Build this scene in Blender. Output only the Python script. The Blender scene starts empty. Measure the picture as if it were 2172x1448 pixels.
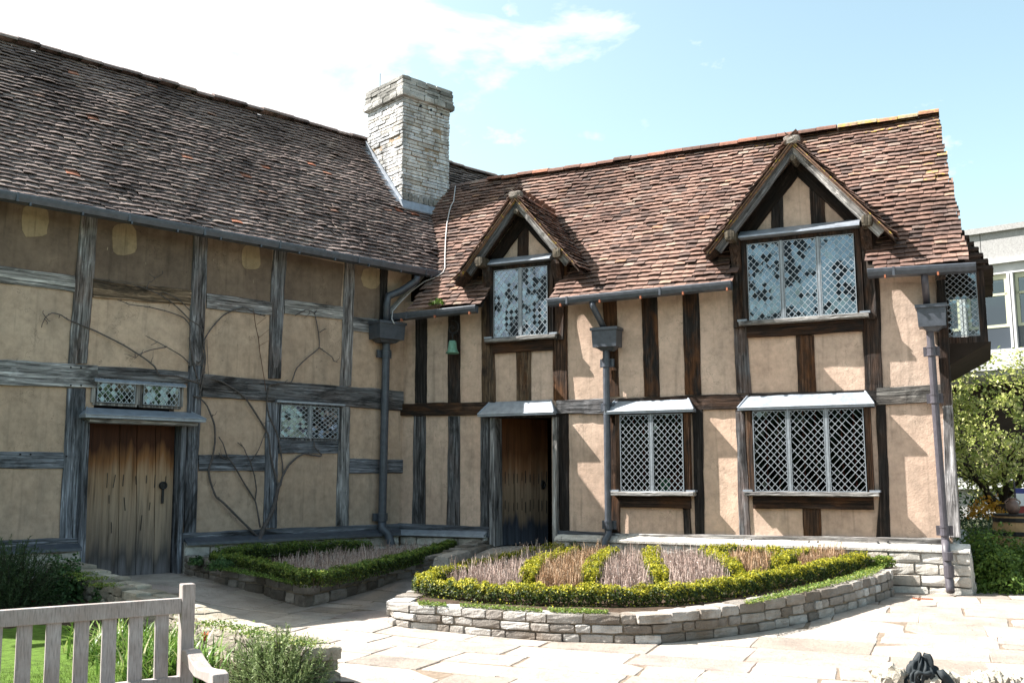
import bpy, math, random
import numpy as np
from mathutils import Vector, Matrix
from math import sin, cos, tan, atan, atan2, radians, sqrt, pi, hypot

random.seed(7); rng = np.random.default_rng(7)
scene = bpy.context.scene
# ------------------------------------------------------------------ camera, world, sun, exposure
CAMZ = 1.52; PITCH = radians(8.034); FPX = 2056.0
cam = bpy.data.cameras.new('camera'); camo = bpy.data.objects.new('camera', cam)
scene.collection.objects.link(camo); scene.camera = camo
camo.location = (0, 0, CAMZ); camo.rotation_euler = (pi/2 + PITCH, 0, 0)
cam.sensor_width = 36; cam.lens = 36*FPX/2172; cam.clip_end = 2000; cam.clip_start = .05
SUN_AZ = radians(98); SUN_EL = radians(47)          # direction the light travels to, height of the sun
sdir = Vector((cos(SUN_EL)*sin(SUN_AZ), cos(SUN_EL)*cos(SUN_AZ), -sin(SUN_EL)))
sl = bpy.data.lights.new('sun', 'SUN'); so = bpy.data.objects.new('sun', sl); scene.collection.objects.link(so)
sl.energy = 5.0; sl.angle = radians(.5); sl.color = (1, .955, .90)
so.rotation_euler = sdir.to_track_quat('-Z', 'Y').to_euler(); so.location = (-20, 5, 30)
scene.view_settings.view_transform = 'Standard'; scene.view_settings.look = 'None'
scene.view_settings.exposure = 1.75; scene.view_settings.gamma = 1
world = bpy.data.worlds.new('World'); scene.world = world; world.use_nodes = True

def node(nt, typ, ins=None, **kw):
    n = nt.nodes.new(typ)
    for k, v in kw.items(): setattr(n, k, v)
    for k, v in (ins or {}).items():
        if isinstance(v, bpy.types.NodeSocket): nt.links.new(v, n.inputs[k])
        else: n.inputs[k].default_value = v
    return n
def ramp(nt, fac, stops, interp='LINEAR'):
    n = nt.nodes.new('ShaderNodeValToRGB'); n.color_ramp.interpolation = interp
    e = n.color_ramp.elements
    while len(e) < len(stops): e.new(.5)
    for a, (p, c) in zip(e, stops):
        a.position = p; a.color = (c, c, c, 1) if isinstance(c, (int, float)) else (*c, 1)
    nt.links.new(fac, n.inputs[0]); return n.outputs[0]
def mixc(nt, fac, a, b, blend='MIX'):
    n = nt.nodes.new('ShaderNodeMix'); n.data_type = 'RGBA'; n.blend_type = blend
    for i, v in ((0, fac), (6, a), (7, b)):
        if isinstance(v, bpy.types.NodeSocket): nt.links.new(v, n.inputs[i])
        else: n.inputs[i].default_value = v if i == 0 else (*v, 1)
    return n.outputs[2]

nt = world.node_tree; bg = nt.nodes['Background']
sky = node(nt, 'ShaderNodeTexSky', sky_type='NISHITA', sun_disc=False)
sky.sun_elevation = SUN_EL; sky.sun_rotation = SUN_AZ + pi; sky.dust_density = 3.0; sky.air_density = 1.0; sky.ozone_density = 1.0
tc = node(nt, 'ShaderNodeTexCoord')
mp = node(nt, 'ShaderNodeMapping', {'Vector': tc.outputs['Generated'], 'Scale': (2.6, 2.6, 5.5), 'Location': (.35, .1, .62)})
nz = node(nt, 'ShaderNodeTexNoise', {'Vector': mp.outputs[0], 'Scale': 1.5, 'Detail': 9.0, 'Roughness': .56, 'Distortion': .3})
sx = node(nt, 'ShaderNodeSeparateXYZ', {0: tc.outputs['Generated']})
ad = node(nt, 'ShaderNodeMath', {0: sx.outputs[0], 1: -.78}, operation='MULTIPLY')      # more cloud towards the west, where the sun is
ad = node(nt, 'ShaderNodeMath', {0: ad.outputs[0], 1: node(nt, 'ShaderNodeMath', {0: sx.outputs[1], 1: .30, 2: -.26}, operation='MULTIPLY_ADD').outputs[0]}, operation='ADD')
ad2 = node(nt, 'ShaderNodeMath', {0: nz.outputs[0], 1: ad.outputs[0]}, operation='ADD')
cl = ramp(nt, ad2.outputs[0], [(.53, 0), (.60, .55), (.68, 1)])
skyc = mixc(nt, 1.0, sky.outputs[0], (2.35, 2.38, 1.85), 'MULTIPLY')
nz2 = node(nt, 'ShaderNodeTexNoise', {'Vector': node(nt, 'ShaderNodeMapping', {'Vector': tc.outputs['Generated'], 'Scale': (1, 1, 1.7), 'Location': (.13, .4, .2)}).outputs[0], 'Scale': 8.5, 'Detail': 8.0, 'Roughness': .6})
cl = node(nt, 'ShaderNodeMath', {0: cl, 1: ramp(nt, nz2.outputs[0], [(.60, 0), (.72, .75)])}, operation='MAXIMUM').outputs[0]
col = mixc(nt, cl, skyc, (9.0, 9.1, 9.2))
nt.links.new(col, bg.inputs[0]); bg.inputs[1].default_value = .05

# ------------------------------------------------------------------ measuring: photo pixel -> place in the courtyard
CX, CY = 1086.0, 724.0; CAM = np.array([0, 0, CAMZ])
def A(*p): return np.array(p, float)
def ray(x, y):
    dx = (x-CX)/FPX; dy = (CY-y)/FPX; c, s = cos(PITCH), sin(PITCH)
    return A(dx, c-dy*s, s+dy*c)
def atz(x, y, z):
    d = ray(x, y); return CAM + d*((z-CAMZ)/d[2])
def aty(x, y, Y):
    d = ray(x, y); return CAM + d*(Y/d[1])
ZV = A(0, 0, 1)
K0 = atz(850, 1110, .80); K0[2] = 0
class Wall:
    def __init__(s, az, flip):
        s.d = A(-sin(az), -cos(az), 0); s.n = A(cos(az), -sin(az), 0) if flip else A(s.d[1], -s.d[0], 0)
    def P(s, u, z, o=0.0): return K0 + s.d*u + s.n*o + ZV*z
    def px(s, x, y, o=0.0):
        d = ray(x, y); p = CAM + d*(((K0-CAM) @ s.n + o)/(d @ s.n)) - K0
        return p @ s.d, p[2]
WL = Wall(radians(46.93), True); WR = Wall(radians(-64.04), False)

_ctrl = [(*atz(285, 1219, .27),), (*atz(1110, 1159, .49),), (*atz(2060, 1262, .12),), (*atz(1905, 1258, .11),), (*atz(640, 1317, .04),),
         (*atz(1100, 1352, 0),), (*atz(1400, 1365, 0),), (*atz(1800, 1420, 0),), (0, 0, 0), (-5, 5, .02), (7, 6, 0), (2.5, 6, 0), (-1, 4, 0), (9, 12, .1), (-8, 9, .15)]
_cx = np.array(_ctrl)
def gz(x, y):
    if hypot(x, y) > 60: return .1
    w = 1/((_cx[:, 0]-x)**2+(_cx[:, 1]-y)**2+.5)**1.6
    return float((w*_cx[:, 2]).sum()/w.sum())
def G(x, y, dz=0.0, zf=None):
    z = 0.; zf = zf or gz
    for _ in range(30):
        p = atz(x, y, min(z+dz, 1.3)); z = .5*z+.5*zf(p[0], p[1])
    return A(p[0], p[1], z+dz)
def zF(x, y):      # soil level of the front bed, falling away from the plinth
    p = A(x, y, 0)-K0; return .43-.042*(p @ WR.n)
def zL(x, y):
    p = A(x, y, 0)-K0; return .43-.012*min(p @ WL.n, p @ WR.n+1.)

# ------------------------------------------------------------------ object helpers
WM = {}
def link(o, parent=None, M=None):
    scene.collection.objects.link(o)
    if M is not None: o.matrix_basis = M
    WM[o.name] = (M or Matrix.Identity(4)).copy()
    if parent:
        o.parent = parent; o.matrix_parent_inverse = WM[parent.name].inverted()
    return o
def tag(o, label=None, cat=None, group=None, kind=None):
    if label: o['label'] = label
    if cat: o['category'] = cat
    if group: o['group'] = group
    if kind: o['kind'] = kind
    return o
def empty(name, loc, label, cat, group=None):
    o = bpy.data.objects.new(name, None); o.empty_display_size = .3
    link(o, None, Matrix.Translation(Vector(loc))); return tag(o, label, cat, group)

class MB:
    def __init__(s): s.v = []; s.f = []
    def add(s, vs, fs):
        b = len(s.v); s.v += [tuple(map(float, q)) for q in vs]; s.f += [tuple(b+i for i in f) for f in fs]
    def box8(s, c):      # 8 corners: bottom ring 0-3, top ring 4-7
        s.add(c, [(3, 2, 1, 0), (4, 5, 6, 7), (0, 1, 5, 4), (1, 2, 6, 5), (2, 3, 7, 6), (3, 0, 4, 7)])
    def obox(s, c, ax, ay, az, hx, hy, hz):
        c = np.asarray(c); s.box8([c+ax*(i*hx)+ay*(j*hy)+az*(k*hz) for k in (-1, 1) for i, j in ((-1, -1), (1, -1), (1, 1), (-1, 1))])
    def wbox(s, W, u0, u1, z0, z1, o0, o1):
        s.box8([W.P(u, z, o) for z in (z0, z1) for u, o in ((u0, o0), (u1, o0), (u1, o1), (u0, o1))])
    def prism(s, poly, vec):
        n = len(poly); poly = [np.asarray(p) for p in poly]; vec = np.asarray(vec)
        s.add(poly+[p+vec for p in poly], [tuple(range(n))[::-1], tuple(range(n, 2*n))]+[(i, (i+1) % n, n+(i+1) % n, n+i) for i in range(n)])
    def tube(s, pts, rad, sides=7, caps=True):
        pts = [np.asarray(p, float) for p in pts]; n = len(pts)
        if not hasattr(rad, '__len__'): rad = [rad]*n
        up = None; rings = []
        for i in range(n):
            t = pts[min(i+1, n-1)]-pts[max(i-1, 0)]; t = t/(np.linalg.norm(t)+1e-9)
            if up is None: up = A(0, 0, 1) if abs(t[2]) < .9 else A(1, 0, 0)
            a = np.cross(t, up); a /= np.linalg.norm(a)+1e-9; b = np.cross(t, a); up = -b if False else np.cross(a, t)
            rings.append([pts[i]+(a*cos(2*pi*k/sides)+b*sin(2*pi*k/sides))*rad[i] for k in range(sides)])
        fs = [(i*sides+k, i*sides+(k+1) % sides, (i+1)*sides+(k+1) % sides, (i+1)*sides+k) for i in range(n-1) for k in range(sides)]
        if caps: fs += [tuple(range(sides))[::-1], tuple((n-1)*sides+k for k in range(sides))]
        s.add([q for r in rings for q in r], fs)
    def lathe(s, base, prof, sides=20, axis=ZV):
        base = np.asarray(base, float); ax = A(1, 0, 0); ay = A(0, 1, 0)
        vs = [base+ax*(r*cos(2*pi*k/sides))+ay*(r*sin(2*pi*k/sides))+ZV*z for r, z in prof for k in range(sides)]
        n = len(prof)
        s.add(vs, [(i*sides+k, i*sides+(k+1) % sides, (i+1)*sides+(k+1) % sides, (i+1)*sides+k) for i in range(n-1) for k in range(sides)])
    def rock(s, c, ax, ay, az, hx, hy, hz, rough=.08, seg=3, rnd=.35):
        """rough stone block: a box with rounded arrises and a broken face"""
        c = np.asarray(c, float); idx = {}; vs = []; fs = []; m = min(hx, hy, hz)
        def vert(i, j, k):
            if (i, j, k) not in idx:
                q = np.array([i, j, k])*2/seg-1
                e = np.abs(q) > .99
                sh = 1-rnd*m/np.array([hx, hy, hz])*(.5 if e.sum() == 2 else 1. if e.sum() == 3 else 0)*.6
                q = q*np.where(e, sh, 1)
                j3 = rng.normal(0, rough*m, 3)
                idx[(i, j, k)] = len(vs); vs.append(c+ax*(q[0]*hx+j3[0])+ay*(q[1]*hy+j3[1])+az*(q[2]*hz+j3[2]))
            return idx[(i, j, k)]
        R = range(seg)
        for a in R:
            for b in R:
                fs += [(vert(a, b, 0), vert(a, b+1, 0), vert(a+1, b+1, 0), vert(a+1, b, 0)), (vert(a, b, seg), vert(a+1, b, seg), vert(a+1, b+1, seg), vert(a, b+1, seg)),
                       (vert(a, 0, b), vert(a+1, 0, b), vert(a+1, 0, b+1), vert(a, 0, b+1)), (vert(a, seg, b), vert(a, seg, b+1), vert(a+1, seg, b+1), vert(a+1, seg, b)),
                       (vert(0, a, b), vert(0, a, b+1), vert(0, a+1, b+1), vert(0, a+1, b)), (vert(seg, a, b), vert(seg, a+1, b), vert(seg, a+1, b+1), vert(seg, a, b+1))]
        s.add(vs, fs)
    def build(s, name, mat, parent=None, M=None, smooth=False, color=None, origin=None):
        me = bpy.data.meshes.new(name); vs = s.v
        if parent is None and M is None:
            a = np.array(s.v); o = A(*a.mean(0)[:2], a[:, 2].min()) if origin is None else A(*origin)
            vs = (a-o).tolist(); M = Matrix.Translation(Vector(o))
        me.from_pydata(vs, [], s.f); me.materials.append(mat)
        if smooth: me.polygons.foreach_set('use_smooth', [True]*len(me.polygons))
        me.update()
        ob = bpy.data.objects.new(name, me)
        if color: ob.color = color
        return link(ob, parent, M)
def npmesh(name, V, Fq, mat, parent=None, smooth=False, color=None):
    """big meshes (leaves, blades) from arrays; Fq is (n,3) or (n,4)"""
    me = bpy.data.meshes.new(name); V = np.asarray(V, float); o = np.zeros(3); M = None
    if parent is None:
        o = A(*V.mean(0)[:2], V[:, 2].min()); M = Matrix.Translation(Vector(o))
    n, k = Fq.shape
    me.vertices.add(len(V)); me.vertices.foreach_set('co', (V-o).ravel())
    me.loops.add(n*k); me.loops.foreach_set('vertex_index', Fq.ravel().astype(np.int32))
    me.polygons.add(n); me.polygons.foreach_set('loop_start', np.arange(0, n*k, k, dtype=np.int32)); me.polygons.foreach_set('loop_total', np.full(n, k, dtype=np.int32))
    me.materials.append(mat); me.update(calc_edges=True); me.validate()
    ob = bpy.data.objects.new(name, me)
    if color: ob.color = color
    return link(ob, parent, M)

# ------------------------------------------------------------------ materials
def newmat(name):
    m = bpy.data.materials.new(name); m.use_nodes = True
    return m, m.node_tree, m.node_tree.nodes['Principled BSDF']
def noise(nt, vec, scale, detail=4., rough=.55, dist=0.):
    return node(nt, 'ShaderNodeTexNoise', {'Vector': vec, 'Scale': scale, 'Detail': detail, 'Roughness': rough, 'Distortion': dist}).outputs[0]
def mapping(nt, vec, scale, loc=(0, 0, 0)):
    return node(nt, 'ShaderNodeMapping', {'Vector': vec, 'Scale': scale, 'Location': loc}).outputs[0]
def bump(nt, b, h, dist, st=1.):
    n = node(nt, 'ShaderNodeBump', {'Height': h, 'Distance': dist, 'Strength': st}); nt.links.new(n.outputs[0], b.inputs['Normal'])
def objco(nt): return node(nt, 'ShaderNodeTexCoord').outputs['Object']
def island(nt): return node(nt, 'ShaderNodeNewGeometry').outputs['Random Per Island']
def setc(nt, b, c, rough=.8, spec=.3):
    if isinstance(c, bpy.types.NodeSocket): nt.links.new(c, b.inputs['Base Color'])
    else: b.inputs['Base Color'].default_value = (*c, 1)
    b.inputs['Roughness'].default_value = rough; b.inputs['Specular IOR Level'].default_value = spec

def m_wood(name, brown, grain=1.):
    m, nt, b = newmat(name); oc = objco(nt); oi = node(nt, 'ShaderNodeObjectInfo')
    off = node(nt, 'ShaderNodeVectorMath', {0: oc, 1: oi.outputs['Random']}, operation='ADD'); 
    o2 = node(nt, 'ShaderNodeVectorMath', {0: oi.outputs['Random'], 1: (37., 11., 53.)}, operation='MULTIPLY')
    v = node(nt, 'ShaderNodeVectorMath', {0: oc, 1: o2.outputs[0]}, operation='ADD').outputs[0]
    g1 = noise(nt, mapping(nt, v, (40*grain, 40*grain, 1.7)), 1., 7., .62, .35)
    g2 = noise(nt, mapping(nt, v, (95*grain, 95*grain, 2.2)), 1., 4., .6)
    bl = noise(nt, mapping(nt, v, (5, 5, 1.6)), 1., 4., .6, .5)
    c = mixc(nt, 1., oi.outputs['Color'], ramp(nt, g1, [(.30, .10), (.44, .6), (.57, 1.15), (.70, 2.7)]), 'MULTIPLY')
    c = mixc(nt, node(nt, 'ShaderNodeMath', {0: ramp(nt, bl, [(.42, 0), (.62, 1)]), 1: oi.outputs['Alpha']}, operation='MULTIPLY').outputs[0], c, mixc(nt, 1., brown, ramp(nt, g1, [(.3, .3), (.7, 1.5)]), 'MULTIPLY'))
    bl2 = noise(nt, mapping(nt, v, (4, 4, 1.1), (5, 5, 9)), 1., 5., .65, .6)
    c = mixc(nt, ramp(nt, bl2, [(.51, 0), (.66, .85)]), c, (.012, .011, .011))
    c = mixc(nt, ramp(nt, g2, [(.33, .85), (.42, 0)]), c, (.01, .009, .008))
    setc(nt, b, c, .82, .2)
    h = node(nt, 'ShaderNodeMath', {0: g1, 1: g2}, operation='ADD').outputs[0]
    bump(nt, b, h, .012, .9); return m
MW = m_wood('weathered_oak', (.12, .05, .018))
def m_door(name, z0, z1, stops):
    m, nt, b = newmat(name); oc = objco(nt)
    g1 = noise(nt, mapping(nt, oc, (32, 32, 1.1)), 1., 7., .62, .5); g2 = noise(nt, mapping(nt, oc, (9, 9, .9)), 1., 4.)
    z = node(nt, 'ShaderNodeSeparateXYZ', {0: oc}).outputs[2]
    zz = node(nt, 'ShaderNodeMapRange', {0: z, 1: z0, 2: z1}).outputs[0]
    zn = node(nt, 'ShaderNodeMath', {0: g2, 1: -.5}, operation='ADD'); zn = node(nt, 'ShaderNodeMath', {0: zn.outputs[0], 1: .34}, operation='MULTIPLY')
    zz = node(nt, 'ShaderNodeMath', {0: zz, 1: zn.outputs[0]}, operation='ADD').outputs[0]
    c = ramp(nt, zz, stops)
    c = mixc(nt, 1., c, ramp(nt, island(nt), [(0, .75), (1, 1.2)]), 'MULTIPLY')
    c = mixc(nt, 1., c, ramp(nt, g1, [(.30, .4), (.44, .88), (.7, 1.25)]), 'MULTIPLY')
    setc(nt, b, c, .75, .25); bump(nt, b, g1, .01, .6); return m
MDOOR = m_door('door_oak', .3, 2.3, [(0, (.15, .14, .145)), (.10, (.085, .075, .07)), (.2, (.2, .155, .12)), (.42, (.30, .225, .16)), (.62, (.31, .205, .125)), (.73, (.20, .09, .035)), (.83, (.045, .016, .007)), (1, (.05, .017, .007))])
MDOOR2 = m_door('open_door_oak', .5, 2.45, [(0, (.06, .07, .09)), (.14, (.04, .045, .06)), (.22, (.2, .145, .1)), (.45, (.26, .18, .12)), (.62, (.2, .10, .05)), (.75, (.10, .04, .015)), (1, (.09, .035, .012))])  # upper stops darkened to paint in the shade inside the doorway

def m_plaster(name, lo, hi, stain, amt, patch=None):
    m, nt, b = newmat(name); oc = objco(nt)
    n1 = noise(nt, oc, 1.3, 5., .6); n2 = noise(nt, oc, 45., 4., .6); n3 = noise(nt, mapping(nt, oc, (1.2, 1.2, .5), (3, 3, 3)), 2.2, 6., .65, .4)
    n4 = noise(nt, mapping(nt, oc, (14, 14, .9)), 1., 3.)
    c = mixc(nt, ramp(nt, n1, [(.3, 0), (.7, 1)]), lo, hi)
    c = mixc(nt, ramp(nt, n3, [(.45, 0), (.75, amt)]), c, stain)
    c = mixc(nt, ramp(nt, n4, [(.56, 0), (.78, amt*.75)]), c, tuple(.6*q for q in stain))
    c = mixc(nt, 1., c, ramp(nt, noise(nt, oc, 9., 6., .7), [(.25, .74), (.5, 1.), (.75, 1.2)]), 'MULTIPLY')
    cr = node(nt, 'ShaderNodeTexVoronoi', {'Vector': node(nt, 'ShaderNodeVectorMath', {0: oc, 1: node(nt, 'ShaderNodeTexNoise', {'Vector': oc, 'Scale': 5., 'Detail': 4.}).outputs[1]}, operation='ADD').outputs[0], 'Scale': 1.1}, feature='DISTANCE_TO_EDGE').outputs[0]
    c = mixc(nt, node(nt, 'ShaderNodeMath', {0: ramp(nt, cr, [(0, .8), (.006, .0)]), 1: ramp(nt, n1, [(.45, 0), (.6, 1)])}, operation='MULTIPLY').outputs[0], c, tuple(.45*q for q in stain))
    c = mixc(nt, 1., c, node(nt, 'ShaderNodeObjectInfo').outputs['Color'], 'MULTIPLY')
    if patch: c = mixc(nt, ramp(nt, noise(nt, mapping(nt, oc, (30, 30, 6)), 1., 2.), [(.74, 0), (.78, .6)]), c, patch)
    setc(nt, b, c, .92, .15)
    h = node(nt, 'ShaderNodeMath', {0: n2, 1: node(nt, 'ShaderNodeMath', {0: noise(nt, oc, 7., 4.), 1: 2.2}, operation='MULTIPLY').outputs[0]}, operation='ADD').outputs[0]
    bump(nt, b, h, .006, .55); return m
MPL_R = m_plaster('buff_plaster', (.52, .375, .29), (.63, .475, .375), (.30, .235, .185), .6)
MPL_L = m_plaster('ochre_plaster', (.42, .305, .225), (.51, .385, .292), (.27, .215, .17), .6)
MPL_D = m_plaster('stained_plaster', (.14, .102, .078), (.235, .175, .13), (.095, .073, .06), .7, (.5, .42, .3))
MPL_P = m_plaster('plaster_patch', (.30, .23, .145), (.40, .305, .19), (.17, .13, .09), .8)

def m_tile(name, stops, lich, lamt, lsc=34., lth=.66, drift=0.):
    m, nt, b = newmat(name); oc = objco(nt); r = island(nt)
    c = ramp(nt, r, stops)
    c = mixc(nt, 1., c, ramp(nt, noise(nt, oc, 18., 6., .7), [(.25, .55), (.5, 1.), (.75, 1.4)]), 'MULTIPLY')
    c = mixc(nt, 1., c, ramp(nt, noise(nt, oc, .9, 3., .6), [(.3, .68), (.7, 1.2)]), 'MULTIPLY')
    if drift: c = mixc(nt, ramp(nt, noise(nt, mapping(nt, oc, (1, 1, .6)), 1.1, 6., .65, .5), [(.42, 0), (.66, .75)]), c, mixc(nt, 1., c, (.42, .40, .42), 'MULTIPLY'))
    c = mixc(nt, ramp(nt, noise(nt, oc, lsc, 3., .6), [(lth, 0), (lth+.06, lamt)]), c, lich)
    setc(nt, b, c, .85, .2); bump(nt, b, noise(nt, oc, 55., 3.), .006, .7); return m
MT_R = m_tile('red_clay_tile', [(0, (.10, .072, .064)), (.12, (.15, .10, .084)), (.3, (.20, .125, .10)), (.55, (.235, .143, .113)), (.78, (.27, .17, .133)), (.88, (.19, .132, .114)), (.96, (.29, .22, .18)), (1, (.34, .20, .13))], (.42, .38, .32), .5, drift=1.)
MT_L = m_tile('brown_clay_tile', [(0, (.12, .094, .087)), (.2, (.18, .138, .126)), (.5, (.235, .18, .163)), (.72, (.21, .165, .152)), (.9, (.28, .22, .196)), (.985, (.29, .23, .2)), (.994, (.36, .17, .11)), (1, (.40, .15, .09))], (.40, .38, .34), .6, drift=1.)
MT_Y = m_tile('lichen_ridge_tile', [(0, (.30, .15, .09)), (.4, (.34, .19, .12)), (.7, (.27, .2, .13)), (1, (.32, .26, .17))], (.42, .30, .08), .85, 12., .54)
MT_X = m_tile('lichen_spotted_tile', [(0, (.13, .09, .075)), (.5, (.22, .13, .095)), (1, (.30, .2, .12))], (.50, .36, .06), .8, 16., .58)
MT_DK = m_tile('shade_painted_tile', [(0, (.02, .016, .015)), (1, (.05, .035, .03))], (.05, .05, .04), .4)  # near-black tone paints the shade onto the oriel roof
MT_RD = m_tile('ridge_tile', [(0, (.12, .07, .055)), (.5, (.22, .11, .08)), (1, (.32, .14, .09))], (.3, .3, .22), .7)

def m_stone(name, stops, dirt, damt, scale=1., zs=1., dth=.45):
    m, nt, b = newmat(name); oc = objco(nt)
    c = ramp(nt, island(nt), stops)
    n1 = noise(nt, oc, 6.*scale, 7., .7); n2 = noise(nt, mapping(nt, oc, (1, 1, zs)), 1.5*scale, 5., .65, .4); n3 = noise(nt, oc, 60.*scale, 4., .65)
    c = mixc(nt, 1., c, ramp(nt, n1, [(.25, .6), (.5, 1.), (.75, 1.25)]), 'MULTIPLY')
    c = mixc(nt, ramp(nt, n2, [(dth, 0), (dth+.22, damt)]), c, dirt)
    c = mixc(nt, ramp(nt, n3, [(.60, 0), (.68, .55)]), c, (.07, .06, .05))
    setc(nt, b, c, .9, .2)
    bump(nt, b, node(nt, 'ShaderNodeMath', {0: n1, 1: n3}, operation='ADD').outputs[0], .02, .8); return m
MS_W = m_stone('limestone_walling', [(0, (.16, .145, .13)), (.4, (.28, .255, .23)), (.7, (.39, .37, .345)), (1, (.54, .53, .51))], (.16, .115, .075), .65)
MS_WS = m_stone('dark_limestone', [(0, (.13, .115, .10)), (.5, (.22, .195, .17)), (1, (.36, .33, .30))], (.09, .07, .05), .75)  # darker version of the limestone walling
MS_P = m_stone('plinth_limestone', [(0, (.48, .43, .37)), (.5, (.56, .53, .48)), (1, (.66, .64, .60))], (.27, .22, .17), .6)
MS_C = m_stone('chimney_limestone', [(0, (.48, .45, .40)), (.2, (.60, .585, .56)), (.6, (.70, .705, .71)), (1, (.62, .64, .67))], (.15, .15, .15), .85, 1.8, .28, .455)
MS_CAP = m_stone('mossy_cap_stone', [(0, (.22, .215, .2)), (.5, (.36, .35, .33)), (1, (.52, .51, .49))], (.10, .10, .09), .8, 1.)
MS_MORT = m_stone('lime_mortar', [(0, (.26, .22, .17)), (1, (.30, .25, .19))], (.15, .12, .09), .6)
MS_MORTC = m_stone('chimney_mortar', [(0, (.30, .22, .15)), (1, (.36, .27, .18))], (.12, .1, .08), .7)
MS_ROCK = m_stone('edging_rock', [(0, (.26, .24, .20)), (.5, (.36, .33, .275)), (1, (.47, .43, .36))], (.17, .14, .10), .7)
MS_PAV = m_stone('york_flagstone', [(0, (.25, .215, .185)), (.3, (.33, .29, .255)), (.6, (.38, .34, .30)), (.85, (.31, .25, .225)), (1, (.42, .375, .33))], (.25, .2, .165), .55, .5)
def m_plain(name, c, rough=.6, spec=.4, metal=0., nscale=0, namt=.3, bumpd=0.):
    m, nt, b = newmat(name); col = c
    if nscale:
        n = noise(nt, objco(nt), nscale, 5., .65)
        col = mixc(nt, 1., c, ramp(nt, n, [(.25, 1-namt), (.75, 1+namt)]), 'MULTIPLY')
        if bumpd: bump(nt, b, n, bumpd, .6)
    setc(nt, b, col, rough, spec); b.inputs['Metallic'].default_value = metal; return m
M_LEAD = m_plain('lead_sheet', (.27, .30, .345), .42, .5, .25, 9., .3, .004)
M_GUT = m_plain('lead_gutter', (.068, .077, .095), .45, .5, .2, 12., .35, .003)
M_IRON = m_plain('painted_iron_pipe', (.068, .062, .075), .5, .5, 0, 14., .3)
M_BLACK = m_plain('black_iron', (.012, .012, .013), .55, .4, 0, 30., .3, .004)
M_CAME = m_plain('window_lead_came', (.37, .40, .44), .4, .5, .3, 30., .25)
M_FRAME = m_plain('iron_casement', (.25, .28, .31), .45, .5, .2, 25., .3)
M_SOIL = m_plain('garden_soil', (.06, .042, .03), .95, .1, 0, 14., .5, .05)
M_EARTH = m_plain('earth', (.055, .06, .035), .95, .1, 0, 3., .3, .02)
M_JOINT = m_plain('paving_joint', (.19, .15, .115), .95, .1, 0, 20., .4, .01)
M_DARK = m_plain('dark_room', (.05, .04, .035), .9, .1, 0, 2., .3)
M_COPPER = m_plain('green_bronze', (.13, .27, .20), .6, .4, .1, 30., .4, .003)
M_CABLE = m_plain('pale_cable', (.48, .46, .45), .6, .3)
M_DECK = m_plain('roof_deck', (.03, .024, .02), .95, .1, 0, 6., .3)
M_RED = m_plain('red_paint', (.22, .035, .03), .6, .3, 0, 8., .3)
M_CARD = m_plain('green_card', (.16, .42, .26), .7, .2)
M_TERRA = m_plain('terracotta', (.36, .13, .07), .8, .2, 0, 20., .3)
M_JUG = m_plain('brown_stoneware', (.15, .095, .075), .45, .5, 0, 12., .4)
M_BARREL = m_plain('barrel_oak', (.40, .26, .13), .7, .3, 0, 9., .35)
M_CONC = m_plain('pale_concrete', (.34, .335, .33), .9, .2, 0, 22., .3, .006)
M_WHITE = m_plain('white_painted_band', (.5, .5, .5), .6, .3, 0, 5., .06)
M_OLIVE = m_plain('olive_window_frame', (.5, .5, .36), .5, .4)
M_COAT = m_plain('black_cloth', (.018, .024, .028), .72, .3, 0, 60., .3, .002)
def m_bench():
    m, nt, b = newmat('weathered_teak'); oc = objco(nt)
    g = noise(nt, mapping(nt, oc, (160, 160, 7)), 1., 4., .55, .1); g2 = noise(nt, oc, 6., 4., .6)
    c = mixc(nt, ramp(nt, g2, [(.35, 0), (.7, 1)]), (.27, .23, .21), (.37, .34, .33))
    c = mixc(nt, 1., c, ramp(nt, g, [(.28, .65), (.45, .97), (.7, 1.2)]), 'MULTIPLY'); setc(nt, b, c, .8, .25); bump(nt, b, g, .003, .6); return m
M_TEAK = m_bench()
def m_glass(name, ior, tint, dark=0., gtint=(.78, .92, 1.05)):
    m, nt, b = newmat(name); nt.nodes.remove(b); out = nt.nodes['Material Output']
    fr = node(nt, 'ShaderNodeFresnel', {'IOR': ior}).outputs[0]; tr = node(nt, 'ShaderNodeBsdfTransparent', {'Color': (*tint, 1)})
    if dark:      # dark reflections put in by hand: clusters of panes mirror less
        q = node(nt, 'ShaderNodeMath', {0: noise(nt, objco(nt), 3.2, 2.), 1: node(nt, 'ShaderNodeMath', {0: island(nt), 1: .22}, operation='MULTIPLY').outputs[0]}, operation='ADD').outputs[0]
        fr = node(nt, 'ShaderNodeMath', {0: fr, 1: ramp(nt, q, [(dark, .08), (dark+.03, .85), (dark+.25, 1.25)])}, operation='MULTIPLY').outputs[0]
    gl = node(nt, 'ShaderNodeBsdfGlossy', {'Roughness': .015, 'Color': (*gtint, 1)})  # bluish tint paints sky colour into the mirrored light
    mx = node(nt, 'ShaderNodeMixShader', {0: fr, 1: tr.outputs[0], 2: gl.outputs[0]}); nt.links.new(mx.outputs[0], out.inputs[0]); return m
M_GLASS = m_glass('old_leaded_glass', 1.85, (.6, .66, .63)); M_GLASS2 = m_glass('modern_glass', 2.1, (.5, .55, .6))
M_GLASSU = m_glass('reflecting_leaded_glass', 2.5, (.55, .6, .6), .565, (.62, .80, 1.0))
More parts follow.
